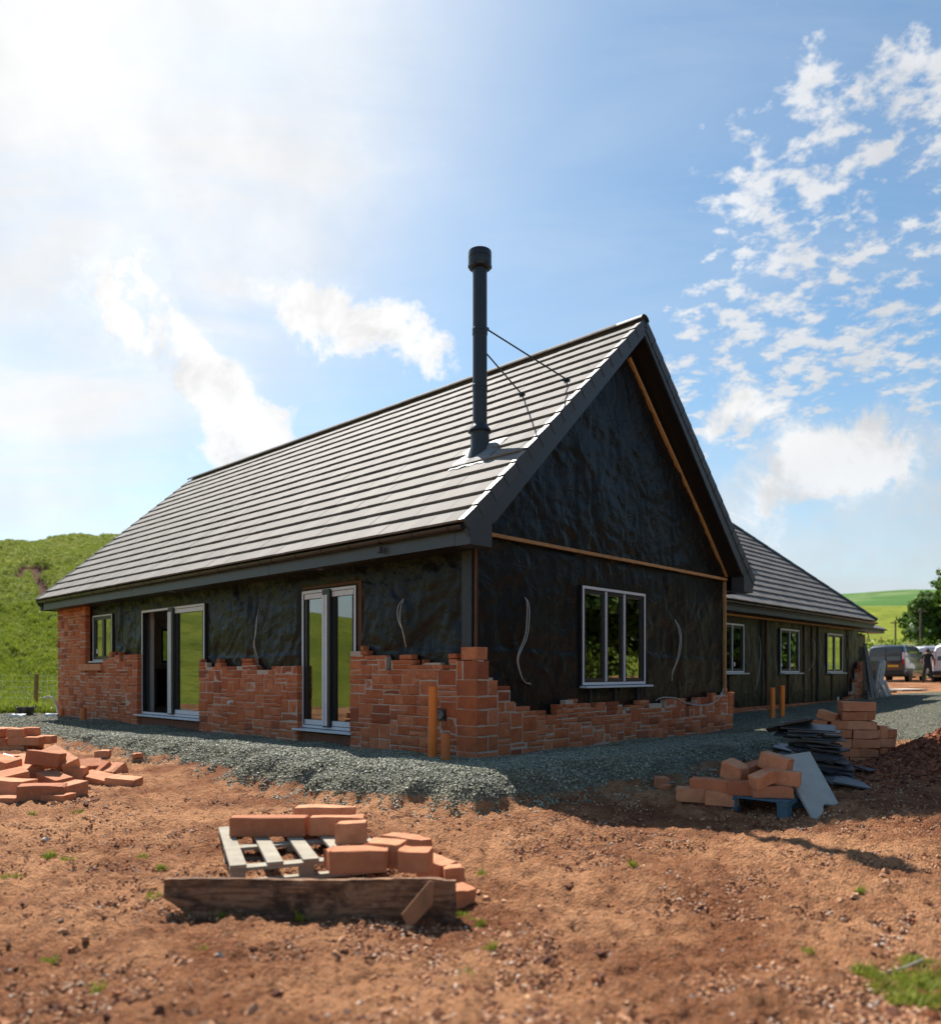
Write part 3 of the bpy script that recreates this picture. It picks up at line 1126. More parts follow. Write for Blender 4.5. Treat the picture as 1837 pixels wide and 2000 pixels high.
P_R = prof_from_px([(682, 706, 1268), (706, 750, 1279), (750, 765, 1305), (765, 802, 1285), (802, 824, 1303), (824, 859, 1290), (859, 875, 1304), (875, 930, 1286)], pl_long)
P_M = prof_from_px([(388, 402, 1291), (402, 420, 1300), (420, 428, 1293), (428, 452, 1302), (452, 460, 1305), (460, 472, 1298), (472, 500, 1296), (500, 530, 1305), (530, 542, 1302), (542, 580, 1298)], pl_long)
P_L = prof_from_px([(205, 212, 1284), (212, 232, 1282), (232, 240, 1292), (240, 268, 1278)], pl_long)
P_G = prof_from_px([(930, 945, 1284), (945, 966, 1319), (966, 998, 1344), (998, 1006.6, 1369), (1006.6, 1033, 1378), (1033, 1045, 1393), (1045, 1065, 1391),
                    (1065, 1089, 1397), (1089, 1105, 1378), (1105, 1130, 1363), (1130, 1154.5, 1372.5), (1154.5, 1165.6, 1384), (1165.6, 1216, 1374),
                    (1216, 1223, 1383), (1223, 1258, 1377), (1258, 1292, 1371), (1292, 1300, 1379), (1300, 1339, 1364), (1339, 1361, 1376), (1361, 1383.5, 1363),
                    (1383.5, 1391, 1373), (1391, 1415, 1355), (1415, 1434, 1350)], pl_gable)
lay_stones(on_long, 2.46, lambda u: P_R(u), 11, start=.34)
for za_, zb_ in [(-.12, .08), (.27, .40), (.60, .76), (.96, 1.20)]:     # slips beside the short quoins
    STONES.append((.24 + .05, (za_ + zb_) / 2, .088, zb_ - za_ - .011, .115, on_long, .3))
lay_stones(on_long, 6.86, lambda u: P_M(u), 12, start=3.76)
lay_stones(on_long, 12.2, lambda u: (1.08 if 11.22 < u < 12.2 else P_L(u) if u < 11.22 else 1.08), 13, start=9.45)
lay_stones(on_long, 13.95, lambda u: 2.53, 14, start=12.2)
lay_stones(on_gable, 7.02, lambda u: P_G(u), 15, start=.40)
for i, (a, b_, za, zb) in enumerate(QUO):
    if a < .39 and P_G(.3) > za:
        if zb < 1.0:
            STONES.append(((a + .40) / 2, (za + zb) / 2, .40 - a - .009, zb - za - .011, .115, on_gable, .6))


def on_end(u, z):                       # right return of the gable leaf
    return (7.02 - .115, u, z), (0, 0, R(90))


lay_stones(on_end, 2.1, lambda u: .86 - .35 * sstep(.1, .5, u), 16, start=.12)
wprof = lambda u: (1.36 if u > 21.75 else 1.05 if u > 21.5 else .72 if u > 21.2 else .42 if u > 20.8 else .24 if u > 20.3 else .13)
lay_stones(on_wing, 22.05, wprof, 17, start=7.1, unit=.085)


def on_wend(u, z):
    return (22.05 - .115, u, z), (0, 0, R(90))


lay_stones(on_wend, 8.0, lambda u: 1.36 if u < 2.7 else .3, 18, start=2.36, unit=.085)


# rank by apparent size and build: the largest as parts, the rest one joined part
def view_size(lx_, ly_, z, w_, h_):
    X, Y = to_world(lx_, ly_)
    return (w_ * h_) ** .5 / max(1.0, math.hypot(X, Y))


ranked = []
for s_ in STONES:
    u, z, ww, hh, dd, fn, rv = s_
    loc, rot = fn(u, z)
    back = fn is on_wend
    ranked.append((view_size(loc[0], loc[1], z, ww, hh) * (.05 if back or fn is on_end else 1), s_, loc, rot))
ranked.sort(key=lambda t: -t[0])
NP = 300 - len(QUO)
joined = MB()
for i, (_, (u, z, ww, hh, dd, fn, rv), loc, rot) in enumerate(ranked):
    if ww < .02 or hh < .02:
        continue
    v, f = stone_mesh(ww, hh, dd, i * 13 + 5)
    if i < NP:
        MB().add(v, f).build('stone', M_STONE, H, loc=loc, rot=rot)
    else:
        Mx = Matrix.Translation(loc) @ Euler(rot).to_matrix().to_4x4()
        joined.add([Mx @ Vector(p) for p in v], f)
joined.build('stone', M_STONE, H, kind='stuff')

# mortar and cavity behind the stones, stepped a little below their tops
def mortar(fn_prof, u0, u1, axis, off, t=.10, rec=.010, zlo=-.1):
    m = MB()
    n_ = max(1, int((u1 - u0) / .055))
    for i in range(n_):
        a = u0 + (u1 - u0) * i / n_
        b_ = u0 + (u1 - u0) * (i + 1) / n_
        zt = fn_prof((a + b_) / 2) - .03
        if axis == 'y':
            m.box(off + rec, off + t, a, b_, zlo, zt)
        else:
            m.box(a, b_, off + rec, off + t, zlo, zt)
    m.build('mortar', M_MORTAR, H)


mortar(P_R, .02, 2.45, 'y', 0)
mortar(P_M, 3.77, 6.85, 'y', 0)
mortar(lambda u: 1.06 if u > 11.22 else P_L(u), 9.46, 12.2, 'y', 0)
mortar(lambda u: 2.5, 12.21, 13.94, 'y', 0)
mortar(lambda u: P_G(u), .03, 7.0, 'x', 0)
mortar(wprof, 7.1, 22.03, 'x', WINGY)

# stone window sill, red base boards under the doors
MB().box(-.055, .12, 11.18, 12.42, 1.085, 1.235).build('stone_sill', M_BLOCK, H, bevel=.006)
MB().box(.075, .12, D2[0], D2[1], -.1, .13).build('base_board', mat('rendered_base', color=(.20, .085, .055), rough=.9, var=.3, bump=.3), H)
MB().box(.075, .12, D1[0], D1[1], -.1, .13).build('base_board', MATS['rendered_base'], H)
MB().box(.02, .14, D2[1] + .0, D2[1] + .02, .0, .2).build('damp_proof_strip', M_DPC, H)


# ---- windows and doors
def opening(name, fr, u0, u1, z0, z1, layout, face, film=.045, depth=.07, sill=True, stickers=()):
    """fr(u, n, z)->(x,y,z): n = outwards distance from the membrane plane. layout: list of (ua, ub, kind)"""
    root = empty(name)
    root.parent = H
    fw = .055

    def bx(m_, ua, ub, na_, nb_, za, zb, mi=0):
        pts = [fr(u, n_, z) for z in (za, zb) for n_ in (na_, nb_) for u in (ua, ub)]
        m_.add(pts, [(0, 2, 3, 1), (4, 5, 7, 6), (0, 1, 5, 4), (2, 6, 7, 3), (0, 4, 6, 2), (1, 3, 7, 5)], mi)
    m_ = MB()
    bx(m_, u0, u0 + fw, -.04, .035, z0, z1)
    bx(m_, u1 - fw, u1, -.04, .035, z0, z1)
    bx(m_, u0 + fw, u1 - fw, -.04, .035, z0, z0 + fw)
    bx(m_, u0 + fw, u1 - fw, -.04, .035, z1 - fw, z1)
    m_.build('frame', M_DARKFRAME, root)
    m_ = MB()          # film strips on the outer face of the frame
    g_ = .006
    bx(m_, u0 + g_, u0 + film, .0355, .040, z0 + g_, z1 - g_)
    bx(m_, u1 - film, u1 - g_, .0355, .040, z0 + g_, z1 - g_)
    bx(m_, u0 + film + .002, u1 - film - .002, .0355, .040, z0 + g_, z0 + film)
    bx(m_, u0 + film + .002, u1 - film - .002, .0355, .040, z1 - film, z1 - g_)
    m_.build('protective_film', M_FILM, root)
    for ua, ub, kind in layout:
        if kind == 'mullion':
            m_ = MB()
            bx(m_, ua, ub, -.03, .037, z0 + fw, z1 - fw)
            o_ = m_.build('mullion', M_FILM, root)
            continue
        if kind == 'stile':
            m_ = MB()
            bx(m_, ua, ub, -.02, .075, z0 + fw * .6, z1 - fw * .3)
            m_.build('stile', M_DARKFRAME, root)
            m_ = MB()
            w3 = (ub - ua)
            bx(m_, ua + w3 * .30, ua + w3 * .62, .076, .082, z0 + fw, z1 - .1)
            bx(m_, ua + w3 * .70, ua + w3 * .98, .076, .082, z0 + fw, z1 - .1)
            m_.build('protective_film', M_FILM, root)
            continue
        if kind == 'open':
            continue
        # sash + pane
        sw = .05
        m_ = MB()
        a_, b_ = ua, ub
        bx(m_, a_, a_ + sw, -.03, .022, z0 + fw, z1 - fw)
        bx(m_, b_ - sw, b_, -.03, .022, z0 + fw, z1 - fw)
        bx(m_, a_ + sw, b_ - sw, -.03, .022, z0 + fw, z0 + fw + sw)
        bx(m_, a_ + sw, b_ - sw, -.03, .022, z1 - fw - sw, z1 - fw)
        if kind == 'door':
            bx(m_, a_ + .01, b_ - .01, .022, .034, z0 + fw - .004, z0 + fw + .075, 1)
            bx(m_, a_ + .01, b_ - .01, .022, .034, z1 - fw - .075, z1 - fw + .004, 1)
        m_.build('sash', [M_DARKFRAME, M_FILM], root)
        m_ = MB()
        bx(m_, a_ + sw - .004, b_ - sw + .004, -.010, -.004, z0 + fw + sw - .004, z1 - fw - sw + .004)
        m_.build('pane', M_GLASS, root)
    for (u, z) in stickers:
        m_ = MB()
        bx(m_, u - .035, u + .035, -.0035, -.002, z - .05, z + .05)
        m_.build('sticker', M_WHITE, root)
    if sill:
        m_ = MB()
        bx(m_, u0 - .05, u1 + .05, .03, .03 + depth + .06, z0 - .035, z0 - .005)
        bx(m_, u0 - .05, u1 + .05, -.05, .03, z0 - .035, z0 - .002, 1)
        m_.build('sill', [M_FILM, M_DARKFRAME], root, bevel=.003)
    return root


fl_ = lambda u, n_, z: (WALL_T - .01 - n_, u, z)
fg_ = lambda u, n_, z: (u, WALL_T - .01 - n_, z)
fw_ = lambda u, n_, z: (u, WINGY + WALL_T - .01 - n_, z)
fb_ = lambda u, n_, z: (u, 13.78 - n_, z)
opening('patio_door', fl_, *D2, [(D2[0] + .06, 3.02, 'door'), (3.02, 3.20, 'stile'), (3.20, D2[1] - .06, 'door')], 'l', depth=.10)
opening('patio_door', fl_, *D1, [(D1[0] + .06, 8.02, 'door'), (8.02, 8.22, 'stile'), (8.22, D1[1] - .06, 'open')], 'l', depth=.10)
opening('window', fl_, *W0, [(W0[0] + .055, W0[0] + .53, 'sash'), (W0[0] + .53, W0[1] - .055, 'sash')], 'l', film=.03, stickers=[(11.08, 2.12), (11.88, 1.52)], depth=.03)
gx = GW
opening('window', fg_, *GW, [(gx[0] + .055, gx[0] + .60, 'sash'), (gx[0] + .60, gx[0] + .635, 'mullion'), (gx[0] + .635, gx[0] + 1.10, 'sash'),
                             (gx[0] + 1.10, gx[0] + 1.135, 'mullion'), (gx[0] + 1.135, gx[1] - .055, 'sash')], 'g', depth=.06)
for i, ww in enumerate(WW):
    mid = (ww[0] + ww[1]) / 2
    opening('window', fw_, *ww, [(ww[0] + .055, mid - .015, 'sash'), (mid - .015, mid + .015, 'mullion'), (mid + .015, ww[1] - .055, 'sash')], 'w',
            stickers=[(mid - .35, 2.05) if i == 0 else (mid - .5, 1.25), (mid + .2, 1.25)], depth=.07)
fr_ = lambda u, n_, z: (6.86 + n_, u, z)
opening('patio_door', fr_, 9.7, 13.3, .20, 2.30, [(9.76, 11.4, 'door'), (11.4, 11.58, 'stile'), (11.58, 13.24, 'open')], 'r', depth=.1)  # unseen opening, added to let daylight into the room behind the open door
opening('window', fb_, *BACKW, [(BACKW[0] + .055, BACKW[0] + .65, 'sash'), (BACKW[0] + .65, BACKW[1] - .055, 'sash')], 'b', sill=False)

# ---- timber battens
def batten(a, b_, w_=.045, h_=.03, mt=None, up=(0, 0, 1)):
    return MB().bar(a, b_, w_, h_, up).build('batten', mt or M_TIMBER, H)


yb = WALL_T - .035
batten((.06, yb - .02, 2.765), (3.3, yb - .02, 2.765), .05, .045)
batten((3.305, yb - .021, 2.768), (6.90, yb - .021, 2.768), .05, .045)
batten((3.55, yb - .02, 5.90), (6.93, yb - .02, 2.84), .05, .05, up=(0, 1, 0))
batten((3.45, yb - .02, 5.90), (.07, yb - .02, 2.84), .05, .05, up=(0, 1, 0))
batten((6.87, yb - .005, .0), (6.87, yb - .005, 2.73), .045, .05, up=(0, 1, 0))
batten((.10, .10, 1.2), (.10, .10, 2.55), .03, .03, M_TIMBER_D, up=(0, 1, 0))
MB().box(.09, .12, .17, .33, .9, 2.55).build('corner_strip', M_DPC, H)
MB().box(.125, .138, D2[0] - .10, D2[0] - .01, 1.0, 2.36).build('batten', M_TIMBER_D, H)
MB().box(.12, .14, D2[0] - .10, D2[1] + .02, 2.325, 2.36).build('batten', M_TIMBER_D, H)
yw = WINGY + WALL_T - .05
for xa, xb in ((7.2, 11.2), (11.23, 14.6), (14.63, 18.4), (18.43, 21.8)):
    batten((xa, yw, 2.50), (xb, yw, 2.50), .05, .045)
for x, mt_ in ((13.9, M_DARKROOM), (14.2, M_TIMBER_D), (16.95, M_TIMBER_D), (17.6, M_TIMBER_D), (18.1, M_DARKROOM), (20.9, M_TIMBER_D)):
    batten((x, yw + .02, .1), (x, yw + .02, 2.47), .05, .03, mt_, up=(0, 1, 0))
for x in (15.75, 19.35, 11.9):
    batten((x, yw + .02, .1), (x, yw + .02, .98), .05, .03, M_TIMBER_D, up=(0, 1, 0))
for x in (2.55, 3.2, 3.85):
    batten((x, yb, .35), (x, yb, .80), .045, .03, M_DARKROOM, up=(0, 1, 0))

# ---- roof
def roof_surf(d, n_=0.0):
    """point on the front slope at slope distance d, normal offset n_ -> (x, z)"""
    return -EAVE + d * CP - n_ * SP, Z_EAVE + d * SP + n_ * CP


# decks (with real thickness), main front/back slopes and wing slopes
m = MB()
t0 = -.10
for a, b_ in ((YF + .02, YB - .02),):
    pts = [roof_surf(.05, -.02), (3.5, roof_surf(SLOPE, -.02)[1]), (3.5, roof_surf(SLOPE, t0)[1]), roof_surf(.05, t0)]
    m.prism(pts, 'y', a, b_)
    m.prism([(7.0 - p[0], p[1]) for p in pts][::-1], 'y', a, b_)
m.build('roof_deck', M_BLACKPLASTIC, H)

TILE_W, TILE_L, TILE_T = .300, .385, .027


def tile_geo(w_=TILE_W - .003):
    """tile with lower edge at y=0, rounded nose, tilted so that it rides on the course below"""
    h_ = w_ / 2
    lift = .030
    v = []
    for x in (-h_, h_):
        v += [(x, 0.0, lift), (x, -.001, lift + TILE_T - .006), (x, .007, lift + TILE_T), (x, TILE_L, .004 + TILE_T * .6), (x, TILE_L, .004)]
    f = [(0, 1, 6, 5), (1, 2, 7, 6), (2, 3, 8, 7), (3, 4, 9, 8), (4, 0, 5, 9), (4, 3, 2, 1, 0), (5, 6, 7, 8, 9)]
    return v, f


tv, tf = tile_geo()
tile_me = MB().add(tv, tf).mesh('roof_tile', M_TILE)
tiles = []
rg = random.Random(3)


def slope_frame(kind):
    if kind == 'main_front':      # local X along +y... outward normal (-SP,0,CP)
        ex, eu, en = Vector((0, -1, 0)), Vector((CP, 0, SP)), Vector((-SP, 0, CP))
        org = lambda a, d: Vector((-EAVE, a, Z_EAVE)) + eu * d
    elif kind == 'main_back':
        ex, eu, en = Vector((0, 1, 0)), Vector((-CP, 0, SP)), Vector((SP, 0, CP))
        org = lambda a, d: Vector((7.0 + EAVE, a, Z_EAVE)) + eu * d
    elif kind == 'wing_front':
        ex, eu, en = Vector((1, 0, 0)), Vector((0, CP, SP)), Vector((0, -SP, CP))
        org = lambda a, d: Vector((a, WINGY - .40, Z_EAVE)) + eu * d
    elif kind == 'wing_back':
        ex, eu, en = Vector((-1, 0, 0)), Vector((0, -CP, SP)), Vector((0, SP, CP))
        org = lambda a, d: Vector((a, WINGY - .40 + 7.86, Z_EAVE)) + eu * d
    elif kind == 'wing_hip':
        ex, eu, en = Vector((0, 1, 0)), Vector((-CP, 0, SP)), Vector((SP, 0, CP))
        org = lambda a, d: Vector((22.15, a, Z_EAVE)) + eu * d
    return ex, eu, en, org


def add_tiles(kind, a0, a1, lim=None, ncourse=NC):
    ex, eu, en, org = slope_frame(kind)
    for c in range(ncourse):
        d = c * GAUGE - .03
        n_ = int(math.ceil((a1 - a0) / TILE_W)) + 1
        off = (c % 2) * TILE_W / 2
        for i in range(n_ + 1):
            a = a0 + off + (i - .5) * TILE_W
            lo, hi = a - TILE_W / 2 + .0015, a + TILE_W / 2 - .0015
            l0, l1 = (a0, a1) if lim is None else lim((d + .25) * CP)
            lo2, hi2 = max(lo, l0), min(hi, l1)
            if hi2 - lo2 < .03:
                continue
            cut = (hi2 - lo2) < TILE_W - .01
            org_ = org((lo2 + hi2) / 2, d)
            jit = rg.uniform(-.0025, .0025)
            L_ = TILE_L
            Mx = Matrix((( ex.x, eu.x, en.x, 0), (ex.y, eu.y, en.y, 0), (ex.z, eu.z, en.z, 0), (0, 0, 0, 1)))
            Mx = Matrix.Translation(org_ + en * (jit + .0)) @ Mx @ Matrix.Rotation(rg.uniform(-.004, .004), 4, 'Z')
            X, Y = to_world(org_.x, org_.y)
            tiles.append((math.hypot(X, Y), cut, hi2 - lo2, Mx, kind))


FLUE = (.93, .80)     # (x, y) of the flue on the front slope
add_tiles('main_front', YF, YB)
add_tiles('main_back', YF, YB)
add_tiles('wing_front', 3.0, 22.15, lim=lambda h_: (max(3.5, 7.39 - h_ + .0), 22.15 - h_))
add_tiles('wing_back', 3.0, 22.15, lim=lambda h_: (max(3.5, 7.39 - h_), 22.15 - h_))
add_tiles('wing_hip', WINGY - .4, WINGY - .4 + 7.86, lim=lambda h_: (WINGY - .4 + h_, WINGY - .4 + 7.86 - h_))
tiles.sort(key=lambda t: t[0] + (1000 if t[4] != 'main_front' or t[1] else 0))
jn = MB()
for i, (dist, cut, w_, Mx, kind) in enumerate(tiles):
    if i < 300 and not cut:
        o = link('roof_tile', tile_me, H)
        o.matrix_local = Mx
    else:
        v, f = tile_geo(w_) if cut else (tv, tf)
        jn.add([Mx @ Vector(p) for p in v], f)
o = link('roof_tile', jn.mesh('roof_tile_rest', M_TILE), H, kind='stuff')

# wing decks
yw0 = WINGY - .40
m = MB()
rz = Z_EAVE + 3.89 * SP / CP
e0 = .03
V_ = [(7.0, yw0 + .03, Z_EAVE - .02), (22.12, yw0 + .03, Z_EAVE - .02), (22.12, yw0 + 7.83, Z_EAVE - .02), (7.0, yw0 + 7.83, Z_EAVE - .02),
      (3.6, yw0 + 3.89, rz - .05), (18.25, yw0 + 3.89, rz - .05)]
Vd = [(x, y, z - .11) for x, y, z in V_]
m.add(V_ + Vd, [(0, 1, 5, 4), (1, 2, 5), (2, 3, 4, 5), (6, 10, 11, 7), (7, 11, 8), (8, 11, 10, 9), (0, 6, 7, 1), (1, 7, 8, 2), (2, 8, 9, 3)])
m.build('roof_deck', M_BLACKPLASTIC, H)
# hip and ridge cappings
hipc = MB()
for sgn, ys in ((1, yw0), (-1, yw0 + 7.86)):
    n_ = 13
    for i in range(n_):
        a = i / n_ * 3.89
        b_ = (i + 1.04) / n_ * 3.89
        pa = Vector((22.15 - a, ys + sgn * a, Z_EAVE + a * SP / CP + .055))
        pb = Vector((22.15 - b_, ys + sgn * b_, Z_EAVE + b_ * SP / CP + .045))
        hipc.tube([pa, pb], .075, 8)
hipc.build('hip_capping', M_TILE_D, H, smooth=True, kind='stuff')


def ridge_tile(a, b_, pos, axis):
    mm = MB()
    pr = []
    for k_ in range(9):
        t = math.pi * k_ / 8
        pr.append((math.cos(t) * .115, math.sin(t) * .085 - .03))
    pr = pr + [(x * .86, z * .86 - .004) for x, z in reversed(pr)]
    if axis == 'y':
        mm.prism([(pos[0] + p, pos[1] + q) for p, q in pr], 'y', a, b_)
    else:
        mm.prism([(pos[0] + p, pos[1] + q) for p, q in pr], 'x', a, b_)
    return mm


rzz = roof_surf(SLOPE, .02)[1] + .035
i = 0
y = YF - .035
while y < YB:
    b_ = min(y + .452, YB + .04)
    ridge_tile(y, b_ - .005, (3.5, rzz + rg.uniform(-.002, .002)), 'y').build('ridge_tile', M_TILE_D if i == 0 else M_TILE, H, smooth=True)
    y = b_
    i += 1
rid = MB()
x = 3.7
while x < 18.5:
    mm = ridge_tile(x, min(x + .447, 18.6), (yw0 + 3.89, rz + .06), 'x')
    rid.add(mm.v, mm.f)
    x += .452
rid.build('ridge_tile', M_TILE, H, smooth=True, kind='stuff')

# dry verge caps stepping up both rakes of the gable, bargeboards, soffits
bar_m = M_GREYBOARD
for side in (0, 1):
    for (yy, ydir) in ((YF, -1), (YB, 1)):
        capj = MB()
        for c in range(NC):
            d0, d1 = c * GAUGE - .035, (c + 1) * GAUGE - .038
            p0, p1 = roof_surf(d0, .056), roof_surf(d1, .040)
            q0, q1 = roof_surf(d0, -.085), roof_surf(d1, -.092)
            poly = [p0, p1, q1, q0]
            if side:
                poly = [(7 - x_, z_) for x_, z_ in poly]
            a, b_ = yy + ydir * .004, yy + ydir * .040
            mm = MB()
            mm.prism(poly, 'y', min(a, b_), max(a, b_))
            top = [roof_surf(d0, .062), roof_surf(d1, .046), roof_surf(d1, .040), roof_surf(d0, .056)]
            if side:
                top = [(7 - x_, z_) for x_, z_ in top]
            mm.prism(top, 'y', min(yy + ydir * .040, yy - ydir * .045), max(yy + ydir * .040, yy - ydir * .045))
            lip = [roof_surf(d1 - .012, .046), roof_surf(d1 + .004, .048), roof_surf(d1 + .004, -.10), roof_surf(d1 - .012, -.10)]
            if side:
                lip = [(7 - x_, z_) for x_, z_ in lip]
            mm.prism(lip, 'y', min(yy + ydir * .0405, yy + ydir * .047), max(yy + ydir * .0405, yy + ydir * .047))
            if ydir < 0:
                mm.build('verge_cap', M_TILE_D, H)
            else:
                capj.add(mm.v, mm.f)
        if ydir > 0:
            capj.build('verge_cap', M_TILE_D, H, kind='stuff')
        # bargeboard
        poly = [roof_surf(.0, -.088), (3.5, roof_surf(SLOPE, -.088)[1]), (3.5, roof_surf(SLOPE, -.30)[1]), roof_surf(.25, -.30), (-.33, 2.535), (-.40, 2.535)]
        poly = [(-.415, Z_EAVE - .09), (3.5, roof_surf(SLOPE, -.09)[1]), (3.5, roof_surf(SLOPE, -.285)[1]), (roof_surf(.42, -.285)[0], roof_surf(.42, -.285)[1]), (-.34, 2.60)]
        if side:
            poly = [(7 - x_, z_) for x_, z_ in poly]
        MB().prism(poly, 'y', min(yy + ydir * .003, yy + ydir * .028), max(yy + ydir * .003, yy + ydir * .028)).build('bargeboard', bar_m, H)
        # sloping soffit behind the bargeboard
        s0, s1 = (yy + .002, .13) if ydir < 0 else (13.9, yy - .002)
        poly = [roof_surf(.35, -.27), (3.5, roof_surf(SLOPE, -.27)[1]), (3.5, roof_surf(SLOPE, -.285)[1]), roof_surf(.35, -.285)]
        if side:
            poly = [(7 - x_, z_) for x_, z_ in poly]
        MB().prism(poly, 'y', min(s0, s1), max(s0, s1)).build('verge_soffit', M_BLACKPLASTIC, H)
        # box end
        xa, xb = (-.345, .035) if side == 0 else (6.965, 7.345)
        ya_, yb_ = (yy - .032, .02) if ydir < 0 else (13.98, yy + .032)
        if side == 0:
            poly = [(xa, 2.53), (xb, 2.53), (xb, 2.88), (xa + .1, 2.80), (xa, 2.70)]
        else:
            poly = [(7 - x_, z_) for x_, z_ in [(-.345, 2.53), (.035, 2.53), (.035, 2.88), (-.245, 2.80), (-.345, 2.70)]]
        MB().prism(poly, 'y', ya_, yb_).build('box_end', bar_m, H)

# eaves: fascia boards in lengths, soffit, gutters with brackets
ys = [.022, 4.0, 8.9, 12.0, YB - .2]
for a, b_ in zip(ys[:-1], ys[1:]):
    MB().box(-.345, -.325, a + .003, b_ - .003, 2.535, 2.745).build('fascia', bar_m, H)
    MB().box(7.325, 7.345, max(a, 8.2) + .003, max(b_, 8.3) - .003, 2.535, 2.745).build('fascia', bar_m, H)
MB().box(7.325, 7.345, YF + .26, 1.80, 2.535, 2.745).build('fascia', bar_m, H)
MB().box(-.324, .15, .021, 13.98, 2.552, 2.566).build('soffit', M_BLACKPLASTIC, H)
MB().box(6.87, 7.324, .021, 1.9, 2.552, 2.566).build('soffit', M_BLACKPLASTIC, H)
for y in (3.0, 7.6):
    s_ = MB().lathe([(0, 2.548), (.045, 2.547), (.05, 2.551)], (-.12, y), 14).build('soffit_light', M_ALU, H)
MB().box(-.20, -.17, 1.6, 5.2, 2.546, 2.5515).build('soffit_vent', M_GUTTER, H)


def gutter(fr, u0, u1, brackets, sections):
    """half-round channel; fr(u, out, z)"""
    k = len(sections) - 1
    for a, b_ in zip(sections[:-1], sections[1:]):
        mm = MB()
        prof = [(.052 * math.cos(math.pi + math.pi * i / 10) + .058, .052 * math.sin(math.pi + math.pi * i / 10)) for i in range(11)]
        prof += [(.047 * math.cos(2 * math.pi - math.pi * i / 10) + .058, .047 * math.sin(2 * math.pi - math.pi * i / 10)) for i in range(11)]
        n_ = len(prof)
        vs = [fr(a + .002, p, 2.765 + q) for p, q in prof] + [fr(b_ - .002, p, 2.765 + q) for p, q in prof]
        fs = [tuple(range(n_)), tuple(range(2 * n_ - 1, n_ - 1, -1))] + [(i, (i + 1) % n_, n_ + (i + 1) % n_, n_ + i) for i in range(n_)]
        mm.add(vs, fs)
        g_ = mm.build('gutter', M_GUTTER, H, smooth=True)
        u = a + .2
        while u < b_:
            mm = MB()
            pr = [(.058 * math.cos(math.pi + math.pi * i / 8) + .058, .058 * math.sin(math.pi + math.pi * i / 8)) for i in range(9)]
            pr2 = [(.0525 * math.cos(math.pi + math.pi * i / 8) + .058, .0525 * math.sin(math.pi + math.pi * i / 8)) for i in range(9)]
            pp = pr + pr2[::-1]
            vs = [fr(u, p, 2.765 + q) for p, q in pp] + [fr(u + .03, p, 2.765 + q) for p, q in pp]
            n_ = len(pp)
            mm.add(vs, [tuple(range(n_)), tuple(range(2 * n_ - 1, n_ - 1, -1))] + [(i, (i + 1) % n_, n_ + (i + 1) % n_, n_ + i) for i in range(n_)])
            mm.build('gutter_bracket', M_BLACKPLASTIC, g_)
            u += brackets
    return


gutter(lambda u, p, z: (-.346 - p, u, z - .02), YF, YB, .62, [YF + .02, 3.9, 7.9, 11.9, YB])
gutter(lambda u, p, z: (u, yw0 + .06 - p, z - .02), 7.5, 22.15, 1.1, [7.5, 12.4, 17.4, 22.18])
MB().box(7.35, 22.08, yw0 + .06, yw0 + .08, 2.535, 2.745).build('fascia', bar_m, H)
MB().box(22.06, 22.08, yw0 + .08, yw0 + 7.8, 2.535, 2.745).build('fascia', bar_m, H)
MB().box(7.0, 22.05, yw0 + .081, WINGY + .16, 2.552, 2.566).build('soffit', M_BLACKPLASTIC, H)
MB().tube([(-.40, 1.32, 2.66), (-.40, 1.32, 2.58)], .035, 12).build('gutter_outlet', M_GUTTER, H, smooth=True)

# unfinished roof window kerb with lead and a loose batten on the wing roof
ex, eu, en, org = slope_frame('wing_front')
def on_slope(a, d, n_):
    return org(a, d) + en * n_
up = empty('roof_window')
up.parent = H
mm = MB()
P = [on_slope(a, d, n_) for a, d in ((13.6, 3.1), (15.0, 3.1), (15.0, 3.9), (13.6, 3.9)) for n_ in (.04, .22)]
mm.add(P, [(0, 1, 3, 2), (2, 3, 5, 4), (4, 5, 7, 6), (6, 7, 1, 0), (1, 7, 5, 3)])
mm.build('kerb', M_GREYBOARD, up)
mm = MB()
P = [on_slope(a, d, n_) for a, d in ((13.45, 2.95), (15.15, 2.95), (15.15, 4.05), (13.45, 4.05)) for n_ in (.225, .27)]
mm.add(P, [(0, 1, 3, 2), (2, 3, 5, 4), (4, 5, 7, 6), (6, 7, 1, 0), (1, 7, 5, 3), (0, 2, 4, 6)])
mm.build('lid', M_TILE_D, up)
mm = MB()
P = [on_slope(a, d, n_) for a, d in ((13.7, 2.55), (14.9, 2.35), (15.0, 3.02), (13.6, 3.02)) for n_ in (.055, .07)]
mm.add(P, [(0, 1, 3, 2), (2, 3, 5, 4), (4, 5, 7, 6), (6, 7, 1, 0), (1, 7, 5, 3)])
mm.build('flashing', M_LEAD, up)
MB().bar(on_slope(12.6, 2.7, .12), on_slope(15.2, 2.0, .10), .05, .04).build('loose_batten', M_TIMBER_D, up)

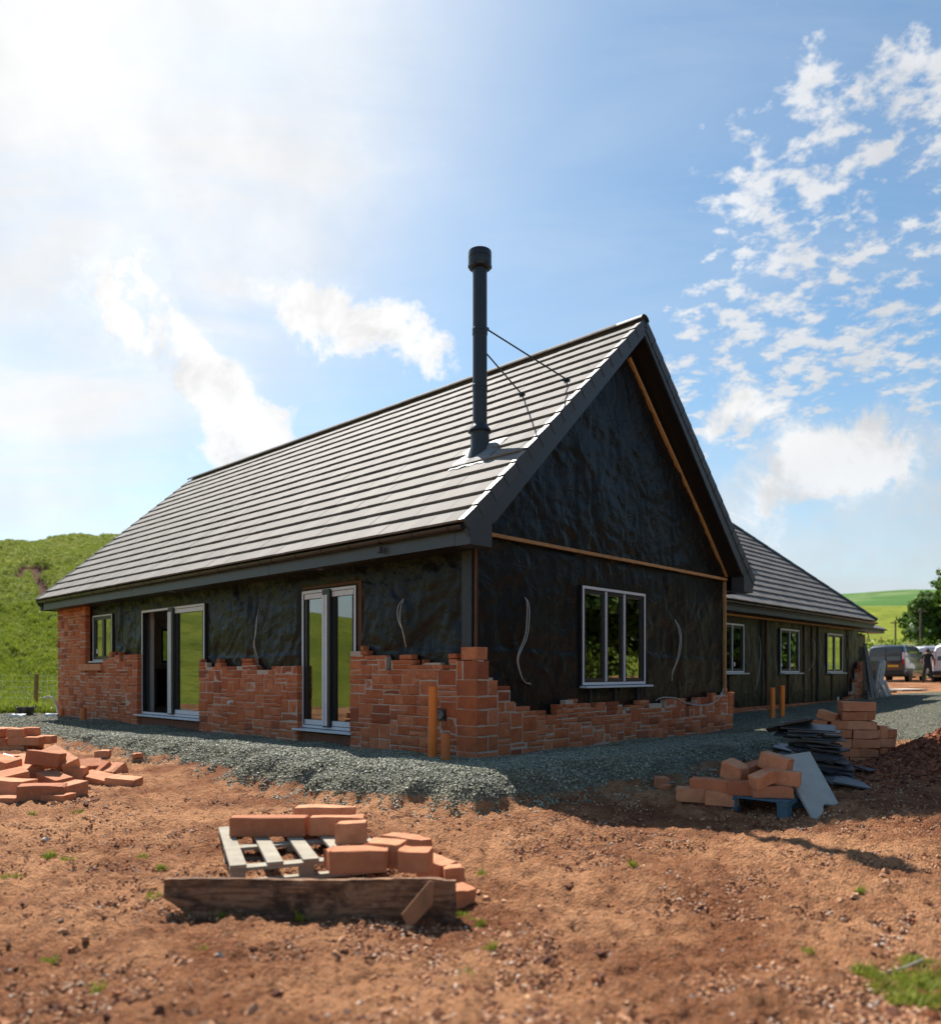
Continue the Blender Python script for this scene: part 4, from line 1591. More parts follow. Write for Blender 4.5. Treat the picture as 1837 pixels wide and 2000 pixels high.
# ---- flue with cap, storm collar, lead slate and two brace rods
fx, fy = FLUE
dfl = (fx + EAVE) / CP
zf = Z_EAVE + dfl * SP
fl = empty('flue', (fx, fy, zf))
fl.parent = H
top = CAMZ + (1312 - 490) / FPX * (C0[1] + LY * fy + RY * fx) - zf
MB().lathe([(.0, -.3), (.098, -.3), (.098, top - .16), (.0, top - .16)], n=32).build('flue_pipe', M_FLUE, fl, smooth=True)
for zz in (top * .33, top * .605):
    MB().lathe([(.0985, zz - .045), (.104, zz - .04), (.104, zz - .004), (.100, zz), (.104, zz + .004), (.104, zz + .04), (.0985, zz + .045)], n=32).build('locking_band', M_FLUE, fl, smooth=True)
cp = MB().lathe([(.0, top), (.13, top), (.155, top - .015), (.158, top - .03), (.158, top - .10), (.152, top - .105), (.158, top - .11), (.158, top - .20),
            (.150, top - .235), (.12, top - .25), (.105, top - .25)], n=32).build('flue_cap', M_FLUE, fl, smooth=True)
for k_ in range(6):
    a = k_ * math.pi / 3 + .3
    MB().box(.147, .1605, -.02, .02, top - .232, top - .20, M=Matrix.Rotation(a, 4, 'Z')).build('cap_strap', M_BLACKPLASTIC, cp)
MB().lathe([(.10, .43), (.115, .40), (.165, .335), (.165, .325), (.10, .36)], n=32).build('storm_collar', M_FLUE, fl, smooth=True)
MB().lathe([(.125, .38), (.128, .12), (.17, -.02), (.20, -.16), (.22, -.24)], n=28).build('flue_boot', M_DPC, fl, smooth=True)
# lead slate dressed over the tiles
ex, eu, en, org = slope_frame('main_front')
us = np.linspace(-.34, .34, 17)
ds = np.linspace(-.33, .30, 15)
v = []
for a in us:
    for d in ds:
        dd = dfl + d
        cyc = (dd / GAUGE) % 1.0
        h_ = .060 - .024 * cyc + .012 * float(vnoise(np.array([a * 9]), np.array([d * 9]), 4)[0])
        h_ += .05 * math.exp(-((a / .17) ** 2 + (d / .17) ** 2))
        e_ = .02 * math.sin(a * 30) * (1 if d in (ds[0],) else 0)
        p = org(fy + a, dd + e_) + en * h_ - Vector((fx, fy, zf))
        v.append(tuple(p))
f = [(i * 15 + j, (i + 1) * 15 + j, (i + 1) * 15 + j + 1, i * 15 + j + 1) for i in range(16) for j in range(14)]
mm = MB().add(v, f)
MB.build(mm, 'flashing', M_LEAD, fl, smooth=True)


def slope_px(px, py):
    """point on the front slope seen at a photo pixel, in house-local coordinates"""
    d = Vector(((px - 918.5) / FPX, 1, (1312 - py) / FPX))
    dl = Vector((d.x * RX + d.y * RY, d.x * LX + d.y * LY, d.z))
    ol = to_local(0, 0)
    o_ = Vector((ol[0], ol[1], CAMZ))
    p0 = org(0, 0) + en * .06
    t = (p0 - o_).dot(en) / dl.dot(en)
    return o_ + dl * t


zt1 = top * .605
for foot, zz, ang in (((1105, 742), zt1 + .06, 1), ((1018, 770), top * .53, 2)):
    fp = slope_px(*foot)
    st = Vector((fx, fy, zf + zz))
    dd = (fp - st)
    st = st + Vector((dd.x, dd.y, 0)).normalized() * .10
    rel = Vector((fx, fy, zf))
    br = MB().tube([st - rel, fp - rel + en * .02], .011, 8).build('brace_rod', M_FLUE, fl, smooth=True)
    MB().box(-.03, .03, -.02, .02, -.02, .02).build('bracket', M_FLUE, br, loc=tuple(st - rel))
    MB().box(-.04, .04, -.04, .04, -.015, .015).build('foot_plate', M_FLUE, br, loc=tuple(fp - rel))

# ---- cable tails hanging from the membrane, vents
def cable(pts, r_=.006, mt=None):
    P = [Vector(p) for p in pts]
    out = []
    for i in range(len(P) - 1):
        p0, p1, p2, p3 = P[max(i - 1, 0)], P[i], P[i + 1], P[min(i + 2, len(P) - 1)]
        for k_ in range(6):
            t = k_ / 6
            out.append(.5 * ((2 * p1) + (p2 - p0) * t + (2 * p0 - 5 * p1 + 4 * p2 - p3) * t * t + (3 * p1 - p0 - 3 * p2 + p3) * t ** 3))
    out.append(P[-1])
    return MB().tube(out, r_, 6).build('cable', mt or M_CABLE, H, smooth=True)


def on_plane(px, py, plane):
    """house-local point at a pixel on the plane: ('x', value) or ('y', value)"""
    d = Vector(((px - 918.5) / FPX, 1, (1312 - py) / FPX))
    dl = Vector((d.x * RX + d.y * RY, d.x * LX + d.y * LY, d.z))
    ol = to_local(0, 0)
    o_ = Vector((ol[0], ol[1], CAMZ))
    ax = 0 if plane[0] == 'x' else 1
    t = (plane[1] - o_[ax]) / dl[ax]
    return o_ + dl * t


def wall_cable(pix, plane, out=None, r_=.006, offs=.03):
    pts = []
    n_ = len(pix)
    for i, (a, b_) in enumerate(pix):
        t = i / (n_ - 1)
        bulge = offs + .10 * math.sin(math.pi * t)
        if i == 0:
            bulge = -.03
        pts.append(on_plane(a, b_, (plane[0], plane[1] - bulge)))
    return cable(pts, r_)


gp = ('y', WALL_T - .01)
lp = ('x', WALL_T - .01)
wp = ('y', WINGY + WALL_T - .01)
z3 = lambda l: [(900 + a / 3.34, 1050 + b_ / 3.34) for a, b_ in l]
z2 = lambda l: [(450 + a / 3.674, 1050 + b_ / 3.674) for a, b_ in l]
z4 = lambda l: [(1380 + a / 4.02, 1030 + b_ / 4.02) for a, b_ in l]
wall_cable(z3([(408, 382), (430, 425), (428, 560), (415, 650), (368, 780), (385, 880), (412, 940), (455, 957)]), gp)
wall_cable(z3([(410, 384), (441, 430), (444, 540), (428, 655), (374, 785), (390, 885), (418, 945), (450, 950)]), gp)
wall_cable(z3([(1388, 527), (1420, 575), (1436, 640), (1432, 720), (1415, 800), (1385, 870), (1373, 935)]), gp)
wall_cable(z3([(1390, 530), (1414, 585), (1428, 645), (1422, 725), (1405, 805), (1378, 880), (1378, 930)]), gp)
wall_cable(z2([(1255, 425), (1205, 490), (1200, 580), (1235, 670), (1250, 740), (1258, 785)]), lp)
wall_cable(z2([(1252, 428), (1222, 500), (1215, 590), (1232, 660), (1243, 720), (1255, 775)]), lp)
wall_cable(z2([(205, 510), (185, 600), (175, 700), (172, 770), (190, 850), (200, 915)]), lp)
wall_cable(z2([(203, 515), (190, 590), (182, 690), (166, 760), (178, 850), (190, 915)]), lp)
wall_cable(z4([(400, 840), (418, 900), (420, 1000), (412, 1130), (395, 1220), (375, 1285)]), wp)
wall_cable(z4([(815, 870), (845, 900), (850, 990), (835, 1070), (795, 1130)]), wp)
wall_cable(z3([(1270, 1065), (1310, 1045), (1400, 1048), (1470, 1080), (1560, 1095), (1640, 1080), (1690, 1040), (1710, 985)]), ('y', .05), r_=.009, offs=0)
o = on_plane(862, 1396, ('x', -.004))
MB().box(-.012, .02, -.075, .075, -.075, .075).build('vent_frame', M_BLACKPLASTIC, H, loc=o)
MB().lathe([(.0, .03), (.035, .03), (.045, .045), (.055, .045), (.055, .0)], n=16).build('vent_pipe', M_LEAD, H, loc=o, rot=(0, R(-90), 0), smooth=True)
o = on_plane(455, 1371, ('x', 0))
MB().tube([(0, 0, 0), (-.07, 0, .0), (-.10, 0, -.03)], .025, 12).build('overflow_pipe', M_WHITE, H, loc=o, smooth=True)

# ---- annex beyond the far end of the wing
AX0, AX1, AY0, AY1 = 22.1, 24.4, 2.75, 8.5
an = MB()
rg = random.Random(41)
z = -.05
rowi = 0
blk_part = []
while z < 1.95:
    x = AX0 + (rowi % 2) * -.22
    while x < AX1:
        a, b_ = max(x, AX0), min(x + .44, AX1)
        if b_ - a > .08 and (z < 1.7 or a > 22.6):
            blk_part.append((a, b_, z))
        x += .45
    z += .225
    rowi += 1
M_BLOCKWORK = mat('concrete_block', color=(.085, .085, .08), rough=.95, var=.35, vscale=8, island=.25, bump=.4)
for a, b_, z in blk_part:
    MB().box(a + .004, b_ - .004, AY0 + rg.uniform(-.004, .004), AY0 + .1, z + .005, z + .22).build('concrete_block', M_BLOCKWORK, H)
MB().box(AX0, AX1, AY0 + .1, AY0 + .2, -.1, 2.45).build('annex_wall', M_MEMB, H)
MB().box(AX1 - .1, AX1, AY0 + .2, AY1, -.1, 2.5).build('annex_wall', M_MEMB, H)
MB().box(22.1, 25.15, AY0 - .35, AY0 + .1, 2.50, 2.62).build('annex_fascia', M_GREYBOARD, H)
m = MB()
pts = [(21.9, AY0 - .42, 2.66), (25.25, AY0 - .42, 2.66), (25.25, AY1, 2.66), (21.9, AY1, 2.66), (21.9, AY0 + 2.3, 4.1), (23.0, AY0 + 2.3, 4.1)]
m.add(pts + [(x, y, z - .05) for x, y, z in pts], [(0, 1, 5, 4), (1, 2, 5), (2, 3, 4, 5), (6, 10, 11, 7), (7, 11, 8), (8, 11, 10, 9), (0, 6, 7, 1), (1, 7, 8, 2), (2, 8, 9, 3)])
m.build('annex_roof', M_TILE, H)
wall_cable([(1688, 1231), (1694, 1237), (1697, 1250)], ('y', AY0), r_=.02, offs=.1)

# ================================================================== things on the ground
def block_mesh(l, d, h_, seed, mt=None, rough=.0035, broken=0):
    rg = random.Random(seed)
    sk = [rg.uniform(-.012, .012) for _ in range(8)]
    chip = rg.choice([None, (0, 0, 3), (5, 0, 3), (5, 3, 3), (0, 3, 3), (5, 0, 0)])
    xs = [-l / 2, -l / 2 + .006, -l / 6, l / 6, l / 2 - .006, l / 2]
    ys_ = [-d / 2, -d / 2 + .006, d / 2 - .006, d / 2]
    zs_ = [0, .006, h_ - .006, h_]
    idx = {}
    mm = MB()
    for i, x in enumerate(xs):
        for j, y in enumerate(ys_):
            for k_, z in enumerate(zs_):
                ex_ = (i in (0, 5)) + (j in (0, 3)) + (k_ in (0, 3))
                if ex_ == 0:
                    continue
                if ex_ >= 2:
                    pull = .002 if ex_ == 2 else .0035
                    p = [x - math.copysign(pull, x) * (i in (0, 5)), y - math.copysign(pull, y) * (j in (0, 3)), z + (pull if k_ == 0 else -pull) * (k_ in (0, 3))]
                else:
                    p = [x, y, z]
                q = rough
                p = [p[0] + rg.uniform(-q, q), p[1] + rg.uniform(-q, q) * .6, p[2] + rg.uniform(-q, q) * (.3 if k_ == 0 else .6)]
                p[0] += sk[j + 4 * (i > 2)] * (i in (0, 1, 4, 5)) * .7
                p[2] += sk[i] * .35 * (k_ >= 2)
                if chip and abs(i - chip[0]) <= 1 and abs(j - chip[1]) <= 1 and abs(k_ - chip[2]) <= 1:
                    p = [p[0] - math.copysign(.022, p[0]) * rg.random(), p[1] - math.copysign(.018, p[1]) * rg.random(), p[2] + (.018 if chip[2] == 0 else -.022) * rg.random()]
                if broken and i >= 4:
                    p[0] -= broken * (y / d + .5 + rg.uniform(-.2, .2)) + broken * .4 * rg.random()
                idx[i, j, k_] = len(mm.v)
                mm.v.append(tuple(p))
    def quad(a, b_, c, d_):
        mm.f.append((idx[a], idx[b_], idx[c], idx[d_]))
        mm.mi.append(0)
    for i in range(5):
        for j in range(3):
            for k_ in (0, 3):
                quad((i, j, k_), (i + 1, j, k_), (i + 1, j + 1, k_), (i, j + 1, k_))
        for k_ in range(3):
            for j in (0, 3):
                quad((i, j, k_), (i + 1, j, k_), (i + 1, j, k_ + 1), (i, j, k_ + 1))
    for j in range(3):
        for k_ in range(3):
            for i in (0, 5):
                quad((i, j, k_), (i, j + 1, k_), (i, j + 1, k_ + 1), (i, j, k_ + 1))
    return mm.mesh('sandstone_block', mt or M_BLOCK)


_bs = [100]


def block(loc, l=.46, d=.2, h_=.14, rz=0, tilt=(0, 0), label='', group=None, broken=0, sink=.0):
    _bs[0] += 1
    o = link('sandstone_block', block_mesh(l, d, h_, _bs[0], broken=broken), None, (loc[0], loc[1], loc[2] - sink), (R(tilt[0]), R(tilt[1]), R(rz)),
             label=label, cat='stone block', group=group)
    return o


def bp(px, py, zup=0.0, **kw):
    """block whose base centre is seen at (px, py) with the ground there, lifted by zup"""
    g_ = at(px, py)
    if zup:
        # same spot on the ground below; px,py given for the raised base
        dz = (1312 - py) / FPX
        t = g_.y
        for _ in range(12):
            zt = gz((px - 918.5) / FPX * t, t) + zup
            t = (zt - CAMZ) / dz
        g_ = Vector(((px - 918.5) / FPX * t, t, zt))
    return block(g_, **kw)


# ---- left heap: coursed stack at the frame edge, then a loose spill of sawn blocks
GL = 'sawn red blocks heaped at the left'
gbase = gz(-6.7, 11.4) - .04
stack_l = [(-7.15, 0, .42, 0, 'lowest course of the small stack at the left edge, outer block'), (-6.72, 0, .40, 4, 'lowest course of the small left stack, block nearest its right end'),
           (-7.05, .122, .55, -2, 'middle course of the small left stack, block cut by the picture edge'), (-6.53, .122, .44, 3, 'middle course of the small left stack, overhanging right-hand block'),
           (-7.10, .244, .50, 2, 'top course of the small left stack, long block'), (-6.66, .244, .22, 8, 'short cube-like block at the top right of the small left stack')]
for x, dz, l, rz_, lb in stack_l:
    block((x, 11.4, gbase + dz), l=l, rz=rz_, h_=.12, label='red stone block, ' + lb, group=GL)
    block((x + .05, 11.65, gbase + dz), l=l, rz=rz_, h_=.12, label='block behind the ' + lb, group=GL)
SP_ = [  # px, py(base), lift, len, yaw, tilt(x,y), h, label
    (24, 1556, 0, .42, -12, (0, 0), .17, 'big squared red block lying flat at the left front of the loose pile'),
    (82, 1566, 0, .40, 22, (0, 2), .17, 'pale-topped red block second along the front edge of the loose pile'),
    (128, 1560, 0, .38, 66, (0, -4), .15, 'red block turned end-on at the front, its pale top sloping to the right'),
    (52, 1510, .08, .50, -38, (10, 9), .13, 'long block with sunlit buff top slanting down across the pile middle'),
    (92, 1500, .10, .30, 12, (0, -6), .16, 'darker block standing upright-ended in the centre of the pile'),
    (118, 1505, .0, .30, -65, (0, 0), .16, 'shadowed block wedged behind the small cube in the pile'),
    (150, 1524, .03, .20, 4, (0, 0), .15, 'small cube-shaped block with pale rim at the middle of the pile'),
    (193, 1530, .0, .46, -24, (12, 6), .10, 'long thin block leaning flat with buff top to the right of the cube'),
    (242, 1534, 0, .32, -6, (4, 4), .09, 'flat pale block lying farthest right of the loose pile'),
    (168, 1505, .02, .34, 28, (24, 0), .12, 'block tipped on its edge behind the long thin one'),
    (201, 1510, .0, .36, -40, (38, 0), .12, 'red block tipped into a ridge shape right of the pile centre'),
    (227, 1512, .0, .26, -28, (30, 0), .11, 'small tipped block at the right rear of the pile'),
    (87, 1494, .22, .34, 8, (-4, 8), .15, 'orange block perched on top of the loose pile'),
    (118, 1490, .20, .52, -34, (20, 14), .11, 'long rounded block sliding off the crest of the pile'),
    (20, 1492, .0, .45, 8, (0, 0), .12, 'block in the rear row, left of the pile crest'),
    (66, 1490, .0, .46, 3, (0, 0), .11, 'flat block in the rear row under the perched orange one'),
    (14, 1530, .06, .36, 48, (12, -8), .12, 'jumbled block behind the big squared one, beside the white scrap'),
    (2, 1500, .15, .40, -20, (8, 8), .12, 'block tilted at the picture edge above the white scrap'),
    (106, 1530, .06, .36, -30, (5, 10), .10, 'reddish block lying flat between the front row and the centre'),
    (6, 1572, -.03, .30, 10, (0, 0), .08, 'half-buried dark red block under the pile at the picture edge'),
    (112, 1568, -.02, .26, -8, (0, 0), .09, 'broken small block under the end-on one at the pile front'),
]
for px, py, up_, l, rz_, tl, h_, lb in SP_:
    bp(px, py, up_, l=l, rz=rz_, tilt=tl, h_=h_, label=lb, group=GL, sink=.005)
g_ = at(10, 1508)
tag(MB().box(-.06, .06, -.03, .03, 0, .10).build('plastic_scrap', M_WHITE, None, loc=(g_.x, g_.y, g_.z + .11), rot=(.3, .4, .5), bevel=.008), 'small white plastic scrap caught among the red blocks', 'plastic scrap')
bp(201, 1480, 0, l=.17, rz=10, h_=.10, label='single broken red block lying alone behind the loose pile', group=GL)
bp(268, 1486, 0, l=.12, rz=40, h_=.06, d=.1, label='tiny wedge of red stone on bare soil below the gravel edge', group=GL)

# ---- front pallet
PZ = .135
F0 = Vector((-1.90, 6.0))
pd = Vector((.36, -.933)).normalized()
pe = Vector((-pd.y, pd.x))
pg = -.275
pal = empty('pallet', (F0.x, F0.y, pg), math.atan2(pe.y, pe.x), label='pale weathered timber pallet lying behind the big rough plank, blocks on it', cat='pallet')
M_PALLET = mat('weathered_pallet', color=(.29, .255, .195), rough=.85, var=.45, vscale=7, bump=.35, bscale=30, island=.1)
M_BLUE = mat('blue_pallet_paint', color=(.045, .11, .16), rough=.7, var=.5, vscale=9, bump=.3, bscale=30)
def pallet(root, mt, nsl, pitch, L_, W_, sl=.10, mt2=None):
    for i in range(nsl):
        MB().box(i * pitch - sl / 2, i * pitch + sl / 2, -L_, 0, PZ - .022, PZ).build('slat', mt, root, bevel=.002)
    for yy in (-.06, -L_ / 2, -L_ + .06):
        MB().box(-sl / 2, W_, yy - .05, yy + .05, PZ - .045, PZ - .0235).build('cross_board', mt, root)
        MB().box(-sl / 2, W_, yy - .05, yy + .05, .0, .018).build('cross_board', mt, root)
        for xx in (0, W_ / 2 - .05, W_ - .06):
            MB().box(xx - .045, xx + .045, yy - .045, yy + .045, .0185, PZ - .046).build('spacer_block', mt2 or mt, root)
pallet(pal, M_PALLET, 5, .225, 1.28, .95)
def onp(px, py, z=pg + PZ + .002):
    return at(px, py, z)
GP = 'sawn red blocks on and round the front pallet'
FP_ = [
    (526, 1632, 0, .55, .12, .14, 1, 'long red block across the back left of the front pallet'),
    (636, 1612, 0, .46, .14, .15, 5, 'red block farthest back on the front pallet, half hidden'),
    (660, 1630, 0, .40, .10, .135, 2, 'red block at the back right of the pallet behind the short one'),
    (686, 1646, 0, .205, .12, .145, 3, 'short squared block at the back right corner of the front pallet'),
    (703, 1700, 0, .34, .16, .135, 4, 'long block with bright top just behind the rough plank'),
    (655, 1698, 0, .10, .12, .12, 30, 'narrow block end showing left of the bright-topped block'),
    (752, 1690, 0, .24, .16, .15, -18, 'angled block touching the right end of the bright-topped one'),
    (810, 1700, 0, .19, .16, .13, -8, 'block with two pale edges near the plank right end'),
]
for px, py, up_, l, d, h_, rz_, lb in FP_:
    block(onp(px, py), l=l, d=d, h_=h_, rz=rz_, label=lb, group=GP)
bp(795, 1674, .0, l=.36, d=.15, h_=.15, rz=-28, label='block lying just off the pallet right side, behind the two-edged one', group=GP)
bp(850, 1716, .0, l=.22, d=.16, h_=.13, rz=-35, tilt=(0, 6), label='tilted block beside the dark end of the rough plank', group=GP)
bp(892, 1772, .0, l=.17, d=.16, h_=.115, rz=32, label='orange-red cube block in front right of the rough plank', group=GP)
bp(885, 1735, .0, l=.13, d=.10, h_=.14, rz=20, label='small dark red lump tucked behind the plank end', group=GP)
# big rough-sawn waney plank on edge
def plankfn(n, b):
    co = n.node('ShaderNodeTexCoord').outputs['Object']
    a = n.noise(n.mapping(co, scale=(.6, 1, 1.4)), 7, 9, .68, .6)
    c = n.mix(n.ramp(a, .36, .62), (.065, .034, .02), (.36, .19, .10))
    c = n.mix(n.m('MULTIPLY', n.ramp(n.noise(co, 19, 6, .7), .5, .68), .6), c, (.40, .27, .17))
    g_ = n.noise(n.mapping(co, scale=(.5, 1, 9)), 6, 5, .6)
    c = n.mix(n.m('MULTIPLY', n.ramp(g_, .5, .62), .5), c, (.04, .02, .012))
    n.put(b.inputs['Base Color'], c)
    b.inputs['Roughness'].default_value = .9
    n.put(b.inputs['Normal'], n.bump(n.m('ADD', a, n.m('MULTIPLY', g_, .6)), 1.0, .04))


M_PLANK = mat('muddy_plank', plankfn)
v = []
n_ = 34
rg = random.Random(5)
for i in range(n_ + 1):
    t = i / n_
    x = -1.70 + 1.62 * t
    lo = .0
    hi = .232 + .004 * math.sin(t * 9)
    if t < .10:
        u = t / .10
        lo = .125 * (1 - u) ** .7 + rg.uniform(-.004, .004)
    if t > .97:
        hi -= .01
    for (yy, zz) in ((-.022, lo), (-.024, lo + (hi - lo) * .33), (-.02, lo + (hi - lo) * .66), (-.022, hi), (.022, hi), (.022, lo)):
        v.append((x + rg.uniform(-.003, .003), yy + rg.uniform(-.004, .004), zz + rg.uniform(-.003, .003)))
f = [(i * 6 + k_, i * 6 + (k_ + 1) % 6, (i + 1) * 6 + (k_ + 1) % 6, (i + 1) * 6 + k_) for i in range(n_) for k_ in range(6)]
f += [tuple(range(5, -1, -1)), tuple(n_ * 6 + k_ for k_ in range(6))]
pz = gz(-.9, 4.28)
tag(MB().add(v, f).build('rough_plank', M_PLANK, None, loc=(0, 4.30, pz - .025), rot=(R(-4), 0, 0)), 'long muddy rough-sawn plank standing on edge, broken left end', 'plank')
# broken slab chip leaning in front of the plank
mm = MB()
pts = [(0, 0), (.155, .175), (.175, .165), (.17, .05), (.07, -.055), (.03, -.06)]
mm.prism([(p - .08, q + .05) for p, q in pts], 'y', -.02, .02)
g_ = at(815, 1800)
g_.y -= .10
print('offcut', g_)
tag(mm.build('plank_offcut', mat('muddy_offcut', color=(.26, .13, .065), rough=.9, var=.5, vscale=9, bump=.7, bscale=25), None, loc=(g_.x, g_.y, g_.z + .02), rot=(R(-14), 0, R(4)), bevel=.004),
    'triangular brown plank offcut leaning on the plank right end', 'offcut')

# ---- right: blue pallet with blocks
bz = gz(2.6, 7.4) - .01
pa = at(1537, 1566, bz + PZ)
pb = at(1325, 1543, bz + PZ)
bdir = Vector((pa.x - pb.x, pa.y - pb.y))
bw = bdir.length
ang = math.atan2(bdir.y, bdir.x)
bl = empty('pallet', (pb.x, pb.y, bz), ang, label='blue-painted timber pallet half buried in soil, red blocks on top', cat='pallet')
for i in range(6):
    MB().box(.0, bw, .01 + i * .15, .12 + i * .15, PZ - .02, PZ).build('slat', M_BLUE, bl, bevel=.002)
for yy in (.02, .42, .80):
    for xx in (0.0, bw / 2 - .05, bw - .10):
        MB().box(xx, xx + .10, yy, yy + .10, -.02, PZ - .045).build('spacer_block', M_BLUE, bl)
for xx in (0.0, bw / 2 - .05, bw - .10):
    MB().box(xx, xx + .10, .01, .92, PZ - .043, PZ - .0215).build('cross_board', M_BLUE, bl)
GR = 'sawn red blocks on and round the blue pallet'
deg = math.degrees(ang)
zb = bz + PZ + .002
BP_ = [  # px,py(base front), z, l, d, h, yaw, tilt
    (1393, 1548, zb, .42, .17, .13, -10, (0, 0), 'long flat block at the front left of the blue pallet'),
    (1449, 1552, zb, .245, .18, .135, -2, (0, 0), 'squared block in the middle front of the blue pallet'),
    (1507, 1557, zb, .36, .17, .11, 8, (0, 0), 'block at the front right of the blue pallet beside the grey slab'),
    (1432, 1522, zb + .12, .22, .15, .17, -38, (10, 16), 'tilted block on top of the squared one, left of the heap crest'),
    (1468, 1521, zb + .12, .25, .12, .15, 35, (8, -12), 'darker leaning block between the two top blocks'),
    (1512, 1505, zb + .22, .26, .17, .15, -28, (0, 14), 'topmost block of the blue-pallet heap, against the grey slab'),
    (1490, 1532, zb + .12, .22, .11, .12, 30, (14, -20), 'small pale block leaning on the right front one'),
    (1525, 1532, zb + .11, .32, .15, .13, -12, (0, 4), 'reddish block under the topmost one on the blue pallet'),
    (1465, 1535, zb, .36, .2, .11, 4, (0, 0), 'hidden middle-row block carrying the tilted ones'),
]
for px, py, z, l, d, h_, rz_, tl, lb in BP_:
    block(at(px, py, z), l=l, d=d, h_=h_, rz=rz_ + deg * .4, tilt=tl, label=lb, group=GR)
bp(1349, 1566, 0, l=.27, d=.2, h_=.13, rz=-18, label='block on the soil under the blue pallet left corner', group=GR)
bp(1405, 1574, 0, l=.30, d=.18, h_=.125, rz=-10, tilt=(0, 3), label='wide block on the soil in front of the blue pallet left half', group=GR)
bp(1292, 1541, 0, l=.12, d=.12, h_=.12, rz=12, label='lone small red cube on soil left of the blue pallet', group=GR)
bp(1300, 1545, 0, l=.10, d=.08, h_=.06, rz=40, label='red stone chip beside the lone small cube', group=GR)

# ---- leaning grey slate slab with a broken corner, second slab behind it
M_SLAB = mat('pale_grey_slab', color=(.37, .355, .315), rough=.75, var=.22, vscale=5, bump=.3, bscale=16, bdist=.01)
M_SLATE = mat('dark_slate', color=(.060, .064, .070), rough=.48, var=.4, vscale=6, bump=.4, bscale=20, island=.35)
M_SLATE_B = mat('brownish_slate', color=(.16, .135, .12), rough=.7, var=.4, vscale=6, bump=.5, bscale=20)


def slab(tl, tr, br, bl_, th, mt, broken=True, **kw):
    tl, tr, br, bl_ = map(Vector, (tl, tr, br, bl_))
    n_ = ((tr - tl).cross(bl_ - tl)).normalized()
    edge = []
    lerp = lambda a, b_, t: a + (b_ - a) * t
    edge += [tl, lerp(tl, tr, .5), tr, lerp(tr, br, .4), lerp(tr, br, .8), br]
    if broken:
        rg2 = random.Random(3)
        cc = (tl + tr + br + bl_) / 4
        for t in (.12, .2, .32, .42, .5, .58, .66, .75, .88):
            p = lerp(br, bl_, t)
            inn = .10 * math.exp(-((t - .42) / .22) ** 2) + rg2.uniform(0, .02)
            p = p + (tl - bl_).normalized() * inn
            edge.append(p)
    edge += [bl_, lerp(bl_, tl, .5)]
    c_ = sum(edge, Vector()) / len(edge)
    k_ = len(edge)
    mm = MB()
    mm.add([p - c_ for p in edge] + [p - c_ + n_ * th for p in edge],
           [tuple(range(k_)), tuple(range(2 * k_ - 1, k_ - 1, -1))] + [(i, (i + 1) % k_, k_ + (i + 1) % k_, k_ + i) for i in range(k_)])
    return mm.build('stone_slab', mt, None, loc=tuple(c_), **kw)


def gpt(px, py, dz=0):
    p = at(px, py)
    return (p.x, p.y, p.z + dz)


pbl = gpt(1592, 1604, -.01)
pbr = gpt(1640, 1574, -.01)
def upt(px, py, Y):
    return ((px - 918.5) / FPX * Y, Y, CAMZ + (1312 - py) / FPX * Y)
slab(upt(1518, 1477, 7.55), upt(1581, 1468, 7.95), pbr, pbl, .022, M_SLAB, label='large pale grey stone slab leaning on the blocks, lower edge broken', cat='stone slab')
p1 = upt(1530, 1492, 7.9)
slab(p1, (p1[0] + .3, p1[1] + .4, p1[2]), (p1[0] + .28, p1[1] - .15, gz(p1[0] + .28, p1[1] - .15)), (p1[0] - .03, p1[1] - .75, gz(p1[0], p1[1] - .75) - .01), .02, M_SLATE, False,
     label='dark slab leaning hidden behind the pale grey one', cat='stone slab')

# ---- slumped heap of dark roofing slates
rg = random.Random(17)
sg = gz(4.0, 8.9)
GSL = 'dark roofing slates in the slumped heap'
ns = 46
for i in range(ns):
    t = i / (ns - 1)
    h_ = t * .60
    cx = 4.08 - .10 * t + rg.uniform(-.12, .12) - .25 * max(0, t - .6)
    cy = 8.85 + .35 * t + rg.uniform(-.10, .10)
    l, d = rg.uniform(.40, .62), rg.uniform(.28, .42)
    th = rg.uniform(.010, .020)
    poly = [(-l / 2, -d / 2), (l / 2 - rg.uniform(0, .08), -d / 2 + rg.uniform(0, .04)), (l / 2, d / 2 - rg.uniform(0, .08)), (l / 2 - rg.uniform(.02, .12), d / 2), (-l / 2 + rg.uniform(0, .08), d / 2)]
    tilt = (R(rg.uniform(-3, 7) + 4), R(6 + 6 * math.sin(t * 5) + rg.uniform(-5, 5)), R(rg.uniform(-35, 30) - 10))
    if i >= ns - 3:
        lb = ['large dark slate with rounded outline near the top of the slumped heap', 'broad blue-grey slate second from the top of the heap', 'brownish slate lying topmost on the slumped heap'][i - ns + 3]
    elif t > .66:
        lb = 'dark slate in the upper layers of the slumped roofing-slate heap'
    elif t > .33:
        lb = 'dark slate at mid height in the slumped roofing-slate heap'
    else:
        lb = 'dark slate in the lower layers of the slumped roofing-slate heap'
    if i >= ns - 3:
        l, d = .55, .42
        poly = [(-.24, -.16), (.10, -.21), (.27, -.08), (.22, .14), (-.05, .2), (-.26, .1)]
        cx, cy = 3.86 + .03 * i - .03 * ns, 9.2
        tilt = (R(10), R(6 + 4 * (ns - i)), R(20 * i))
    tag(MB().prism(poly, 'z', 0, th).build('slate', M_SLATE_B if i == ns - 1 else M_SLATE, None, loc=(cx, cy, sg + h_), rot=tilt), lb, 'slate', GSL)
